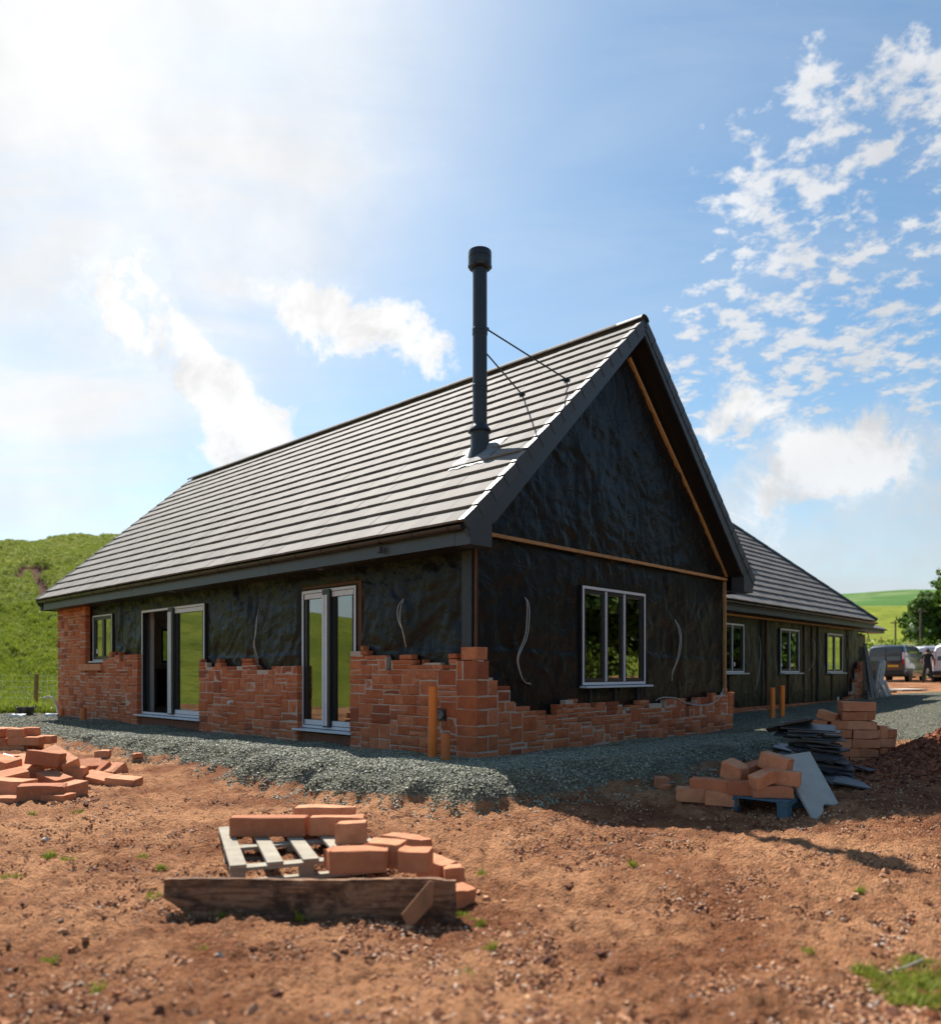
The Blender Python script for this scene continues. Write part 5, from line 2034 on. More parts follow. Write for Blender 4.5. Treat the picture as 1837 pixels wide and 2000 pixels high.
for j, (px, py, rz_, lb) in enumerate([(1660, 1540, -.3, 'long slate slid onto the soil at the heap foot'), (1688, 1512, .5, 'small blue-grey slate chip on soil right of the heap'),
                                       (1640, 1536, .2, 'slate lying flat at the front of the heap foot'), (1530, 1470, 1.0, 'slate sticking out at the left side of the heap'),
                                       (1545, 1480, .7, 'slate half under the grey slab, left side of the heap')]):
    g_ = at(px, py)
    s_ = .38 if j != 1 else .22
    tag(MB().prism([(-s_ / 2, -.13), (s_ / 2, -.10), (s_ / 2 - .05, .12), (-s_ / 2 + .06, .14)], 'z', 0, .016).build('slate', M_SLATE, None, loc=(g_.x, g_.y, g_.z + .05), rot=(R(8), R(10 - 6 * j), rz_)), lb, 'slate', GSL)

# ---- tall right-hand block stack
q0 = at(1660, 1492)
sz = gz(q0.x, q0.y)
GS = 'sawn red blocks in the tall right-hand stack'
cth = R(-8)
ROWN = ['bottom', 'second', 'third', 'fourth', 'fifth', 'topmost']
def st(x, y, k_, l, rz_, lb, d=.2, tl=(0, 0), h_=.125):
    x, y, l, h_ = x * .84, y * .84, l * .84, h_ * .87
    X = q0.x + x * math.cos(cth) - y * math.sin(cth)
    Y = q0.y + x * math.sin(cth) + y * math.cos(cth)
    block((X, Y, sz + k_ * .1145 - .03), l=l, d=d, h_=h_, rz=-8 + rz_, tilt=tl, label=lb, group=GS)
st(-.24, .1, 0, .42, 0, 'bottom-row block of the tall stack, on its left beside the slates')
st(.20, .1, 0, .40, 0, 'bottom-row block of the tall stack, darkest and nearest the soil mound')
st(-.30, .1, 1, .34, 0, 'second-row block of the tall stack, left end')
st(.0, .1, 1, .26, 2, 'second-row short block of the tall stack, middle')
st(.27, .1, 1, .27, 0, 'second-row block of the tall stack, right front corner')
for j in range(3):
    st(.50 + j * .10, .15 + j * .14, 1, .11, 8, ['pale block end at the right side of the tall stack, nearest', 'pale block end at the right side of the tall stack, middle', 'pale block end at the right side of the tall stack, farthest'][j], d=.10)
st(-.20, .1, 2, .42, 1, 'third-row long block of the tall stack, left')
st(.22, .1, 2, .40, -1, 'third-row long block of the tall stack, right')
st(.52, .22, 2, .28, 20, 'third-row block turned to the right side of the tall stack')
st(.62, .42, 2, .22, 15, 'third-row block farthest back right of the tall stack')
st(-.18, .1, 3, .40, 0, 'fourth-row block of the tall stack, left of its joint')
st(.23, .1, 3, .38, 0, 'fourth-row block of the tall stack, right of its joint')
st(.50, .2, 3, .10, 6, 'narrow upright block at the right flank of the tall stack', d=.16, h_=.18)
st(.64, .34, 3, .18, 6, 'red block on the right flank behind the narrow upright one')
st(-.50, .15, 4, .40, -14, 'block jutting left from the fifth row over the slates')
st(-.17, .1, 4, .24, 0, 'fifth-row short block under the twin slabs of the tall stack, left')
st(.17, .1, 4, .42, -2, 'fifth-row long block of the tall stack, right')
st(-.30, .12, 5, .26, -30, 'loose rounded block perched left of the twin top blocks', tl=(0, 16))
st(.13, .12, 5, .47, 0, 'lower of the two long blocks crowning the tall stack')
st(.13, .12, 6, .47, 1, 'upper of the two long blocks crowning the tall stack', h_=.14)

# ---- drain pipes standing in the gravel
def pipe(px, pyb, pyt, dia, mt, lb, lean=(0, 0), grp=None, Y=None):
    g_ = at(px, pyb) if Y is None else Vector(((px - 918.5) / FPX * Y, Y, CAMZ + (1312 - pyb) / FPX * Y))
    hh = (pyb - pyt) / FPX * g_.y
    r_ = dia / 2
    t_ = .004
    o_ = empty('drain_pipe', (g_.x, g_.y, g_.z), 0, label=lb, cat='drain pipe', group=grp)
    o_.rotation_euler = (R(lean[0]), R(lean[1]), 0)
    MB().lathe([(r_ - t_, hh), (r_, hh), (r_, -.25)], n=28).build('pipe_wall', mt, o_, smooth=True)
    MB().lathe([(r_ - t_, hh - .001), (r_ - t_, -.2), (0, -.2)], n=28).build('bore', M_BLACKPLASTIC, o_, smooth=True)
    return o_
pipe(844, 1480, 1341, .110, M_ORANGE, 'tall orange drain pipe standing by the house corner', (0, .6))
pipe(870, 1487, 1432, .108, M_BROWNPIPE, 'short cut orange-brown drain pipe beside the tall one')
pipe(1508, 1397, 1343, .115, M_ORANGE, 'left of the two orange drain pipes before the long wing', (0, 0), 'pair of orange pipes by the wing', Y=17.6)
pipe(1527, 1396, 1339, .115, M_ORANGE, 'right of the two orange drain pipes before the long wing', (0, 0), 'pair of orange pipes by the wing', Y=17.9)
pipe(120, 1404, 1385, .13, M_BROWNPIPE, 'short red-brown drain stub at the far left stone corner', Y=18.6)
pipe(163, 1401, 1383, .13, M_BROWNPIPE, 'short red-brown drain stub under the small window', Y=16.9)
pipe(1634, 1373, 1361, .12, M_WHITE, 'white pipe stub on the gravel at the wing foot', Y=25.4)
pipe(1645, 1373, 1368, .10, M_WHITE, 'low white pipe cap at the wing foot beside the stub', Y=25.7)

# ---- black rubber bucket, fence post, hose, left
g_ = at(50, 1396)
bk = empty('bucket', (g_.x, g_.y, g_.z), label='low black rubber bucket on the grass edge by the fence post', cat='bucket')
MB().lathe([(0, .02), (.16, .0), (.20, .17), (.215, .18), (.19, .18), (.15, .04), (0, .035)], n=24).build('tub', M_BLACKPLASTIC, bk, smooth=True)
for sx in (-1, 1):
    MB().tube([(sx * .20, -.06, .15), (sx * .23, -.06, .21), (sx * .23, .06, .21), (sx * .20, .06, .15)], .012, 6).build('handle', M_BLACKPLASTIC, bk, smooth=True)
g_ = at(70, 1386)
hh = (1386 - 1316) / FPX * g_.y
M_POST = mat('fence_post_wood', color=(.30, .17, .075), rough=.85, var=.35, vscale=6, bump=.4, bscale=18)
def fence_post(x, y, h_, lb, tilt=0, r_=.055, grp=None):
    o_ = empty('fence_post', (x, y, gz(x, y)), label=lb, cat='fence post', group=grp)
    o_.rotation_euler = (0, R(tilt), 0)
    MB().tube([(0, 0, -.2), (0, 0, h_ * .5), (0, 0, h_ - .01), (0, 0, h_)], [r_, r_ * .98, r_ * .97, r_ * .8], 12).build('stake', M_POST, o_, smooth=True)
    return o_
fence_post(g_.x, g_.y, hh, 'round brown timber fence post standing in the grass, far left', 1, .055)
fx2 = [(-15.6, 23.6), (-19, 25.0), (-9.6, 31)]
fence_post(-15.6, 21.3, 1.0, 'timber fence post farther left along the wire', -1)
fence_post(-11.9, 27.5, .9, 'timber fence post farther up the field behind the house end', 1)
m = MB()
pts_f = [Vector((g_.x, g_.y, g_.z)), Vector((-11.9, 27.5, gz(-11.9, 27.5))), Vector((-11.0, 36, gz(-11, 36)))]
pts_b = [Vector((g_.x, g_.y, g_.z)), Vector((-15.6, 21.3, gz(-15.6, 21.3))), Vector((-21, 22, gz(-21, 22)))]
for pts in (pts_f, pts_b):
    for hgt in (.15, .30, .45, .60, .75, .9):
        m.tube([p + Vector((0, 0, hgt)) for p in pts], .004, 4)
    for a, b_ in zip(pts[:-1], pts[1:]):
        nseg = int((b_ - a).length / .3)
        for k_ in range(1, nseg):
            p = a.lerp(b_, k_ / nseg)
            m.bar(p + Vector((0, 0, .15)), p + Vector((0, 0, .9)), .006, .006, up=(0, 1, 0))
tag(m.build('fence_wire', M_ALU, None), 'thin square-mesh wire stretched between the left fence posts', 'wire fence')
g_ = at(97, 1398)
tag(MB().tube([(g_.x - .15, g_.y, g_.z + .42), (g_.x - .02, g_.y, g_.z + .47), (g_.x + .10, g_.y, g_.z + .40), (g_.x + .18, g_.y, g_.z + .2), (g_.x + .2, g_.y, g_.z)], .025, 8).build('water_pipe', M_CABLE, None, smooth=True),
    'bent grey water pipe rising from the gravel by the left house end', 'pipe')
for px, py, lb in ((34, 1401, 'flat white stone on the gravel edge near the bucket'), (102, 1399, 'pale stone lump by the bent grey pipe')):
    g_ = at(px, py)
    tag(link('stone', block_mesh(.3, .2, .06, px, mt=M_WHITE, rough=.02), None, tuple(g_)), lb, 'stone')
g_ = at(752, 1447)
tag(link('stone', block_mesh(.42, .2, .09, 77, mt=M_SLAB, rough=.03), None, tuple(g_), (0, R(-12), .2)), 'pale rock lying under the narrow patio door sill', 'stone')

# ---- yard beyond the wing: barriers, planks, boards, vans, man
GB = 'folded grey metal trestles stacked together'
gb = at(1727, 1360)
M_GALV = mat('galvanised_steel', color=(.62, .63, .63), rough=.5, metal=.1, var=.15)
def trestle(x, y, h_, w_, rz_, lb):
    o_ = empty('trestle', (x, y, gz(x, y)), rz_, label=lb, cat='trestle', group=GB)
    for sx in (-1, 1):
        MB().tube([(sx * w_ / 2, .18, .02), (sx * w_ * .47, 0, h_)], .03, 6).build('leg', M_GALV, o_, smooth=True)
        MB().tube([(sx * w_ / 2, -.22, .02), (sx * w_ * .49, 0, h_ * .45)], .026, 6).build('leg', M_GALV, o_, smooth=True)
    MB().tube([(-w_ * .5, 0, h_), (w_ * .5, 0, h_)], .025, 6).build('top_rail', M_GALV, o_, smooth=True)
    MB().tube([(-w_ * .48, .09, h_ * .55), (w_ * .48, .09, h_ * .55)], .018, 6).build('cross_rail', M_GALV, o_, smooth=True)
    return o_
for j in range(6):
    trestle(gb.x - .33 + j * .14, gb.y + .22 * j - .3, 1.22 + .02 * (j % 3), .34, R(68 + 9 * ((j * 7) % 5)), ['leftmost', 'second', 'third', 'fourth', 'fifth', 'rightmost'][j] + ' grey steel trestle in the folded bunch beside the far wing end')
g_ = at(1765, 1349)
tag(MB().box(-.7, .7, -.5, .5, .02, .07).build('board', mat('pale_board', color=(.62, .58, .5), rough=.8, var=.2), None, loc=tuple(g_), rot=(0, 0, .35)), 'pale flat board lying on the red yard beyond the gravel', 'board')
g_ = at(1752, 1331)
tag(MB().box(-.5, .5, -.3, .3, .0, .08).build('board', MATS['pale_board'], None, loc=tuple(g_), rot=(0, 0, .1)), 'small pale board on the ground before the black van', 'board')
for j, (xa, xb, yb_, lb) in enumerate([(1687, 1704, 1366, 'first long grey plank leaning on the dark blockwork pier'), (1690, 1712, 1366, 'second long grey plank leaning on the blockwork, more slanted'), (1684, 1697, 1366, 'short plank leaning closest to the blockwork pier')]):
    b_ = at(xb, yb_)
    wx, wy = to_world(23.9 + j * .1, AY0 - .03)
    tag(MB().bar((b_.x, b_.y, b_.z), (wx, wy, 2.1 - .2 * j), .11, .045, up=(0, -1, .3)).build('plank', mat('grey_weathered_plank', color=(.20, .17, .14), rough=.9, var=.4, vscale=4, bump=.3), None), lb, 'plank')
rg = random.Random(8)
for j in range(9):
    g_ = at(1700 + rg.uniform(-2, 34), 1352 + rg.uniform(-6, 14))
    tag(link('timber_offcut', MB().box(-.3 - .2 * rg.random(), .3, -.05, .05, 0, .05).mesh('timber_offcut', M_PALLET if j % 2 else M_BLOCK), None, (g_.x, g_.y, g_.z + .02 * j / 3), (rg.uniform(-.1, .1), rg.uniform(-.2, .2), rg.uniform(0, 3))),
        'scrap of timber in the litter round the steel trestles', 'offcut', 'scrap timber round the trestles')


def van(name, loc, heading, paint, lb, dark_glass=True, L_=5.0, W_=1.95, Hh=1.98, windows=True):
    """heading: world angle of the nose; local +x is forward, origin under the rear bumper centre"""
    root = empty(name, loc, heading, label=lb, cat='van')
    secs = [  # x, half width at sill, at belt, at roof, z sill, z belt, z roof
        (0.00, .80, .86, .70, .42, 1.05, 1.60), (0.03, .88, .93, .78, .34, 1.08, 1.86), (0.16, .92, .965, .82, .30, 1.10, 1.955), (.6, .93, .975, .83, .27, 1.10, Hh),
        (2.2, .93, .975, .83, .27, 1.10, Hh), (3.2, .93, .975, .82, .27, 1.10, Hh - .02), (3.55, .93, .97, .78, .27, 1.10, Hh - .14), (4.15, .92, .95, .76, .27, 1.10, 1.30),
        (4.3, .91, .93, .74, .27, 1.06, 1.20), (4.8, .86, .88, .68, .28, .88, 1.00), (4.98, .74, .76, .6, .32, .72, .80)]
    rings = []
    mm = MB()
    for x, a, b_, c, z0, z1, z2 in secs:
        ring = [(x, -a, z0), (x, -b_, (z0 + z1) / 2), (x, -b_, z1), (x, -(b_ + c) / 2 - .02, (z1 + z2) / 2 + .05), (x, -c, z2 - .08), (x, -c + .12, z2), (x, 0, z2 + .03 * (z2 > 1.5)),
                (x, c - .12, z2), (x, c, z2 - .08), (x, (b_ + c) / 2 + .02, (z1 + z2) / 2 + .05), (x, b_, z1), (x, b_, (z0 + z1) / 2), (x, a, z0)]
        rings.append(len(mm.v))
        mm.v += ring
    k_ = 13
    for r0_, r1_ in zip(rings[:-1], rings[1:]):
        for i in range(k_):
            mm.f.append((r0_ + i, r0_ + (i + 1) % k_, r1_ + (i + 1) % k_, r1_ + i))
            mm.mi.append(0)
    mm.f += [tuple(rings[0] + i for i in range(k_ - 1, -1, -1)), tuple(rings[-1] + i for i in range(k_))]
    mm.mi += [0, 0]
    body = mm.build('body', paint, root, smooth=True, bevel=.02)
    gm = M_CARGLASS
    # rear doors: glass, seam, handle, plate
    rearx = -.004
    for s_ in (-1, 1):
        g2 = MB()
        g2.add([(.0 - .012, s_ * .04, 1.15), (-.012, s_ * .74, 1.15), (.022, s_ * .66, 1.76), (.022, s_ * .04, 1.78), (.02, s_ * .04, 1.15), (.02, s_ * .74, 1.15), (.05, s_ * .66, 1.76), (.05, s_ * .04, 1.78)],
               [(0, 1, 2, 3), (4, 7, 6, 5), (0, 4, 5, 1), (1, 5, 6, 2), (2, 6, 7, 3), (3, 7, 4, 0)])
        g2.build('rear_window', gm, root)
        MB().box(-.02, .08, s_ * .86 - .05, s_ * .86 + .055, .92, 1.62).build('tail_light', M_TAIL, root, bevel=.02)
        MB().box(-.025, .06, s_ * .86 - .045, s_ * .86 + .05, 1.22, 1.60).build('lamp_lens', M_LENS, root, bevel=.02)
        MB().box(4.80, 4.93, s_ * .70 - .13, s_ * .70 + .13, .72, .86).build('headlight', M_LENS, root, bevel=.02)
        # side glass and door mirror
        MB().box(2.75, 3.75, s_ * .90 - .02, s_ * .90 + .02, 1.16, 1.68).build('side_window', gm, root)
        if windows:
            MB().box(.55, 2.6, s_ * .905 - .02, s_ * .905 + .02, 1.18, 1.70).build('side_window', gm, root)
        MB().box(3.65, 3.78, s_ * 1.10 - .10, s_ * 1.10 + .10, 1.10, 1.36).build('door_mirror', M_BLACKPLASTIC, root, bevel=.03)
        MB().box(.3, 4.0, s_ * .978 - .005, s_ * .978 + .008, .62, .70).build('side_moulding', M_BLACKPLASTIC, root)
        MB().tube([(.4, s_ * .70, Hh + .06), (3.0, s_ * .70, Hh + .06)], .025, 6).build('roof_rail', M_GALV, root)
    MB().box(-.03, .0, -.006, .006, .55, 1.80).build('door_seam', M_BLACKPLASTIC, root)
    MB().box(-.09, .16, -.93, .93, .36, .60).build('bumper', M_BLACKPLASTIC if dark_glass else paint, root, bevel=.04)
    MB().box(4.86, 5.06, -.8, .8, .34, .60).build('bumper', M_BLACKPLASTIC, root, bevel=.04)
    MB().box(-.026, -.01, -.62, -.10, .80, .92).build('number_plate', M_YELLOW, root)
    MB().box(-.03, -.01, .05, .25, 1.00, 1.05).build('handle', M_GALV, root)
    g2 = MB()
    g2.add([(3.62, -.70, 1.80), (3.62, .70, 1.80), (4.20, .80, 1.32), (4.20, -.80, 1.32), (3.60, -.70, 1.76), (3.60, .70, 1.76), (4.17, .80, 1.28), (4.17, -.80, 1.28)],
           [(0, 1, 2, 3), (4, 7, 6, 5), (0, 4, 5, 1), (1, 5, 6, 2), (2, 6, 7, 3), (3, 7, 4, 0)])
    g2.build('windscreen', gm, root)
    for wx_ in (.95, 4.02):
        for s_ in (-1, 1):
            w_ = empty('wheel', (wx_, s_ * .86, .33))
            w_.parent = root
            w_.rotation_euler = (R(90), 0, 0)
            MB().lathe([(.20, -.11), (.31, -.11), (.335, -.08), (.335, .08), (.31, .11), (.20, .11)], n=28).build('tyre', M_TYRE, w_, smooth=True)
            MB().lathe([(.0, s_ * -.06), (.05, s_ * -.09), (.10, s_ * -.07), (.19, s_ * -.105), (.205, s_ * -.105), (.205, .0), (0, 0)], n=28).build('rim', M_GALV, w_, smooth=True)
            MB().lathe([(.0, s_ * -.0), (.385, 0)], n=28).build('wheel_arch', M_BLACKPLASTIC, w_, loc=(0, 0, -s_ * .118))
    return root


M_CARGLASS = mat('tinted_glass', color=(.02, .025, .03), rough=.05, spec=.9, coat=.5)
M_TAIL = mat('red_lamp_plastic', color=(.45, .01, .012), rough=.2)
M_LENS = mat('clear_lamp_plastic', color=(.75, .72, .72), rough=.15)
M_YELLOW = mat('number_plate_yellow', color=(.75, .42, .03), rough=.4)
M_TYRE = mat('tyre_rubber', color=(.012, .012, .012), rough=.85)
M_VANBLACK = mat('black_car_paint', color=(.025, .028, .036), rough=.28, spec=.6, coat=.8, var=.05)
M_VANWHITE = mat('white_car_paint', color=(.66, .67, .69), rough=.3, coat=.5)


def place_van(pxc, pyb, Y, az_deg):
    x = (pxc - 918.5) / FPX * Y
    z = CAMZ + (1312 - pyb) / FPX * Y
    return (x, Y, z), R(90 - az_deg)


VY = 42.0
loc, hd = place_van(1729, 1334, VY, 43)
loc = (loc[0], loc[1], gz(loc[0], loc[1]) )
van('parked_van', loc, hd, M_VANBLACK, 'dark grey-black panel van seen from its rear corner, red tail lamps')
loc, hd = place_van(1862, 1337, 40.0, 36)
van('parked_van', (loc[0], loc[1], gz(loc[0], loc[1])), hd, M_VANWHITE, 'white van at the right picture edge, rear end showing beside the man', windows=True)
loc, hd = place_van(1775, 1322, 49.5, 80)
van('parked_van', (loc[0], loc[1], gz(loc[0], loc[1])), hd, M_VANWHITE, 'white van parked farther back, visible between the black van and the man')

# ---- man seen from behind
def person(loc, rz_, hgt=1.78):
    J = {  # joints: pos (x right, y forward, z), radius
        'pelvis': ((0, 0, .95), .13), 'waist': ((0, .0, 1.08), .125), 'chest': ((0, .01, 1.30), .155), 'sh': ((0, 0, 1.45), .12), 'neck': ((0, .01, 1.53), .055), 'head': ((0, .03, 1.63), .085), 'crown': ((0, .03, 1.72), .075),
        'lh': ((-.10, 0, .90), .10), 'lk': ((-.17, .03, .50), .065), 'la': ((-.20, .0, .09), .045), 'lt': ((-.22, .16, .035), .04),
        'rh': ((.10, 0, .90), .10), 'rk': ((.16, .06, .50), .065), 'ra': ((.20, .02, .09), .045), 'rt': ((.24, .18, .035), .04),
        'ls': ((-.20, 0, 1.42), .065), 'le': ((-.30, .02, 1.14), .045), 'lw': ((-.30, .20, .98), .032), 'lf': ((-.29, .29, .96), .035),
        'rs': ((.20, 0, 1.42), .065), 're': ((.27, -.03, 1.13), .045), 'rw': ((.29, .02, .88), .032), 'rf': ((.29, .05, .79), .035)}
    E_ = [('pelvis', 'waist'), ('waist', 'chest'), ('chest', 'sh'), ('sh', 'neck'), ('neck', 'head'), ('head', 'crown'), ('pelvis', 'lh'), ('lh', 'lk'), ('lk', 'la'), ('la', 'lt'), ('pelvis', 'rh'), ('rh', 'rk'), ('rk', 'ra'), ('ra', 'rt'),
          ('sh', 'ls'), ('ls', 'le'), ('le', 'lw'), ('lw', 'lf'), ('sh', 'rs'), ('rs', 're'), ('re', 'rw'), ('rw', 'rf')]
    names = list(J)
    me = bpy.data.meshes.new('person')
    me.from_pydata([J[k_][0] for k_ in names], [(names.index(a), names.index(b_)) for a, b_ in E_], [])
    me.materials.append(M_BODY)
    root = empty('person', loc, rz_, label='man in black T-shirt and dark trousers standing by the vans, seen from behind', cat='person')
    o_ = link('body', me, root)
    md = o_.modifiers.new('skin', 'SKIN')
    me.skin_vertices or None
    bm = bmesh.new()
    bm.from_mesh(me)
    sl = bm.verts.layers.skin.verify()
    bm.verts.ensure_lookup_table()
    for i, k_ in enumerate(names):
        r_ = J[k_][1]
        bm.verts[i][sl].radius = (r_ * (1.15 if k_ in ('chest', 'waist', 'pelvis', 'sh') else 1), r_ * (.85 if k_ in ('chest', 'waist', 'pelvis') else 1))
        bm.verts[i][sl].use_root = (k_ == 'pelvis')
    bm.to_mesh(me)
    bm.free()
    sb = o_.modifiers.new('smooth', 'SUBSURF')
    sb.levels = sb.render_levels = 2
    hair = MB().lathe([(0, .115), (.05, .105), (.085, .06), (.096, .0), (.09, -.05), (.06, -.08)], n=16).build('hair', mat('dark_hair', color=(.05, .02, .015), rough=.8), root, smooth=True, loc=(0, .015, 1.66))
    for s_ in (-1, 1):          # fingers, curled
        for q in range(4):
            x0_ = s_ * .29 + (q - 1.5) * .018
            y0_, z0_ = (.31, .95) if s_ < 0 else (.05, .75)
            MB().tube([(x0_, y0_, z0_), (x0_, y0_ + .03, z0_ - .03), (x0_, y0_ + .02, z0_ - .06)], [.009, .008, .006], 6).build('finger', mat('skin', color=(.42, .22, .16), rough=.6), root, smooth=True)
        MB().tube([(s_ * .29 - s_ * .03, y0_ - .02, z0_ + .03), (s_ * .29 - s_ * .05, y0_ + .02, z0_ - .01)], [.011, .008], 6).build('thumb', MATS['skin'], root, smooth=True)
    return root


def bodyfn(n, b):
    co = n.node('ShaderNodeTexCoord').outputs['Object']
    sp_ = n.node('ShaderNodeSeparateXYZ')
    n.put(sp_.inputs[0], co)
    z = sp_.outputs[2]
    x = n.m('ABSOLUTE', sp_.outputs[0])
    skin = (.42, .22, .16)
    tee = (.012, .012, .014)
    c = n.mix(n.m('GREATER_THAN', z, 1.0), (.018, .019, .026), tee)
    c = n.mix(n.m('GREATER_THAN', z, 1.505), c, skin)
    arm = n.m('MULTIPLY', n.m('GREATER_THAN', x, .225), n.m('MULTIPLY', n.m('GREATER_THAN', z, .6), n.m('LESS_THAN', z, 1.22)))
    c = n.mix(arm, c, skin)
    n.put(b.inputs['Base Color'], c)
    b.inputs['Roughness'].default_value = .85


M_BODY = mat('clothed_body', bodyfn)
px_, Y_ = 1811, 40.0
x_ = (px_ - 918.5) / FPX * Y_
person((x_, Y_, gz(x_, Y_)), R(-30))

# ================================================================== vegetation
def leafmat(name, c0, c1, c2):
    def fn(n, b):
        isl = n.node('ShaderNodeNewGeometry').outputs['Random Per Island']
        pos = n.node('ShaderNodeNewGeometry').outputs['Position']
        rnd = n.node('ShaderNodeObjectInfo').outputs['Random']
        c = n.mix(isl, c0, c1)
        c = n.mix(n.m('MULTIPLY', n.ramp(n.noise(pos, .7, 3), .42, .65), .6), c, c2)
        c = n.mix(n.m('MULTIPLY', rnd, .35), c, c1)
        n.put(b.inputs['Base Color'], c)
        b.inputs['Roughness'].default_value = .55
        b.inputs['Specular IOR Level'].default_value = .35
        out = n.n['Material Output']
        tr = n.node('ShaderNodeBsdfTranslucent')
        n.put(tr.inputs[0], n.mix(.5, c, (.12, .22, .02)))
        mx = n.node('ShaderNodeMixShader')
        mx.inputs[0].default_value = .35
        n.put(mx.inputs[1], b.outputs[0])
        n.put(mx.inputs[2], tr.outputs[0])
        n.put(out.inputs[0], mx.outputs[0])
    return mat(name, fn)


M_LEAF = leafmat('sycamore_leaf', (.030, .075, .015), (.075, .14, .022), (.11, .18, .035))
M_LEAFH = leafmat('hedge_leaf', (.09, .15, .018), (.17, .22, .03), (.06, .11, .015))
M_GRASSB = leafmat('grass_blade', (.18, .23, .018), (.30, .32, .035), (.34, .33, .07))
M_BARK = mat('bark', color=(.12, .09, .07), rough=.95, var=.4, bump=.6, bscale=12)


def leaf_cloud(centres, radii, per, size, seed, flat=.75):
    rg = np.random.default_rng(seed)
    P = []
    Nn = []
    for (cx, cy, cz), r_ in zip(centres, radii):
        k_ = int(per * r_ ** 2)
        d = rg.normal(size=(k_, 3))
        d /= np.linalg.norm(d, axis=1)[:, None]
        rad = r_ * (rg.random(k_) ** .25) * (1 + .22 * (np.sin(d[:, 0] * 7 + cx) * np.sin(d[:, 1] * 6 + cy) + .5 * np.sin(d[:, 2] * 11)))
        P.append(np.array([cx, cy, cz]) + d * rad[:, None] * np.array([1, 1, flat]))
        Nn.append(d + rg.normal(size=(k_, 3)) * .7)
    P = np.vstack(P)
    Nn = np.vstack(Nn)
    Nn /= np.linalg.norm(Nn, axis=1)[:, None]
    up_ = rg.normal(size=P.shape)
    T = np.cross(Nn, up_)
    T /= np.linalg.norm(T, axis=1)[:, None]
    B = np.cross(Nn, T)
    s_ = size * (.6 + .8 * rg.random(len(P)))[:, None]
    V_ = np.stack([P - T * s_ * .5, P - B * s_ * .32 + Nn * s_ * .1, P + T * s_ * .5, P + B * s_ * .32 + Nn * s_ * .1], 1).reshape(-1, 3)
    F_ = np.arange(len(V_)).reshape(-1, 4)
    return V_, F_


def tree(x, y, h_, r_, seed, lb, grp, per=150, leaf=.5, lobes=26, mt=None, zb=None, trunk=.2):
    rg = random.Random(seed)
    z0 = gz(x, y) if zb is None else zb
    root = empty('tree', (x, y, z0), label=lb, cat='tree', group=grp)
    mm = MB()
    mm.tube([(0, 0, -.3), (.1, 0, h_ * .25), (.0, .1, h_ * .5), (.1, 0, h_ * .8)], [.035 * h_, .028 * h_, .018 * h_, .006 * h_], 10)
    for k_ in range(9):
        a = k_ * 2.4
        zz = h_ * (.22 + .05 * k_)
        mm.tube([(0, 0, zz), (math.cos(a) * r_ * .45, math.sin(a) * r_ * .45, zz + h_ * .13), (math.cos(a) * r_ * .8, math.sin(a) * r_ * .8, zz + h_ * .2)], [.014 * h_, .009 * h_, .003 * h_], 6)
    mm.build('trunk', M_BARK, root, smooth=True)
    cs, rs = [], []
    for k_ in range(lobes):
        a = rg.uniform(0, 6.28)
        u = rg.random() ** .6
        t = rg.uniform(-1.0, 1)
        rr_ = r_ * math.sqrt(max(.05, 1 - abs(t) ** 2.4)) * .78 * u
        cs.append((math.cos(a) * rr_, math.sin(a) * rr_, h_ * .53 + t * h_ * .40))
        rs.append(r_ * rg.uniform(.26, .42))
    V_, F_ = leaf_cloud(cs, rs, per, leaf, seed)
    me = np_mesh('crown', V_, F_, mt or M_LEAF)
    link('crown', me, root)
    return root


GT = 'broad green trees at the field edge, right'
tree(48.0, 66, 12.6, 7.6, 1, 'large round-crowned tree at the right picture edge behind the vans', GT, per=420, leaf=.42, lobes=40)
tree(43.3, 69, 8.8, 4.1, 2, 'smaller tree forming the left shoulder of the tree group', GT, per=420, leaf=.42, lobes=26)
tree(54.5, 72, 10.5, 6.5, 3, 'tree standing mostly beyond the right picture edge', GT, per=200, leaf=.5)
# seen only as reflections in the shaded gable glass: a tree belt and hedge to the right of the yard
GX2 = 'trees bordering the yard on its right'
for i, (x, y, h_, r_) in enumerate([(34, 2, 11, 5.5), (36, 10, 12, 6), (37, 18, 11, 5.5), (33, -6, 12, 6), (38, 26, 10, 5), (39, 34, 10, 5)]):
    tree(x, y, h_, r_, 20 + i, ['tree in the yard border reflected in the gable window', 'tall tree in the yard border beside the gravel drive', 'tree in the border where the drive bends', 'tree in the border behind the viewer', 'tree in the border nearest the white van', 'last tree in the border before the field trees'][i], GX2, per=150, leaf=.8, lobes=30)


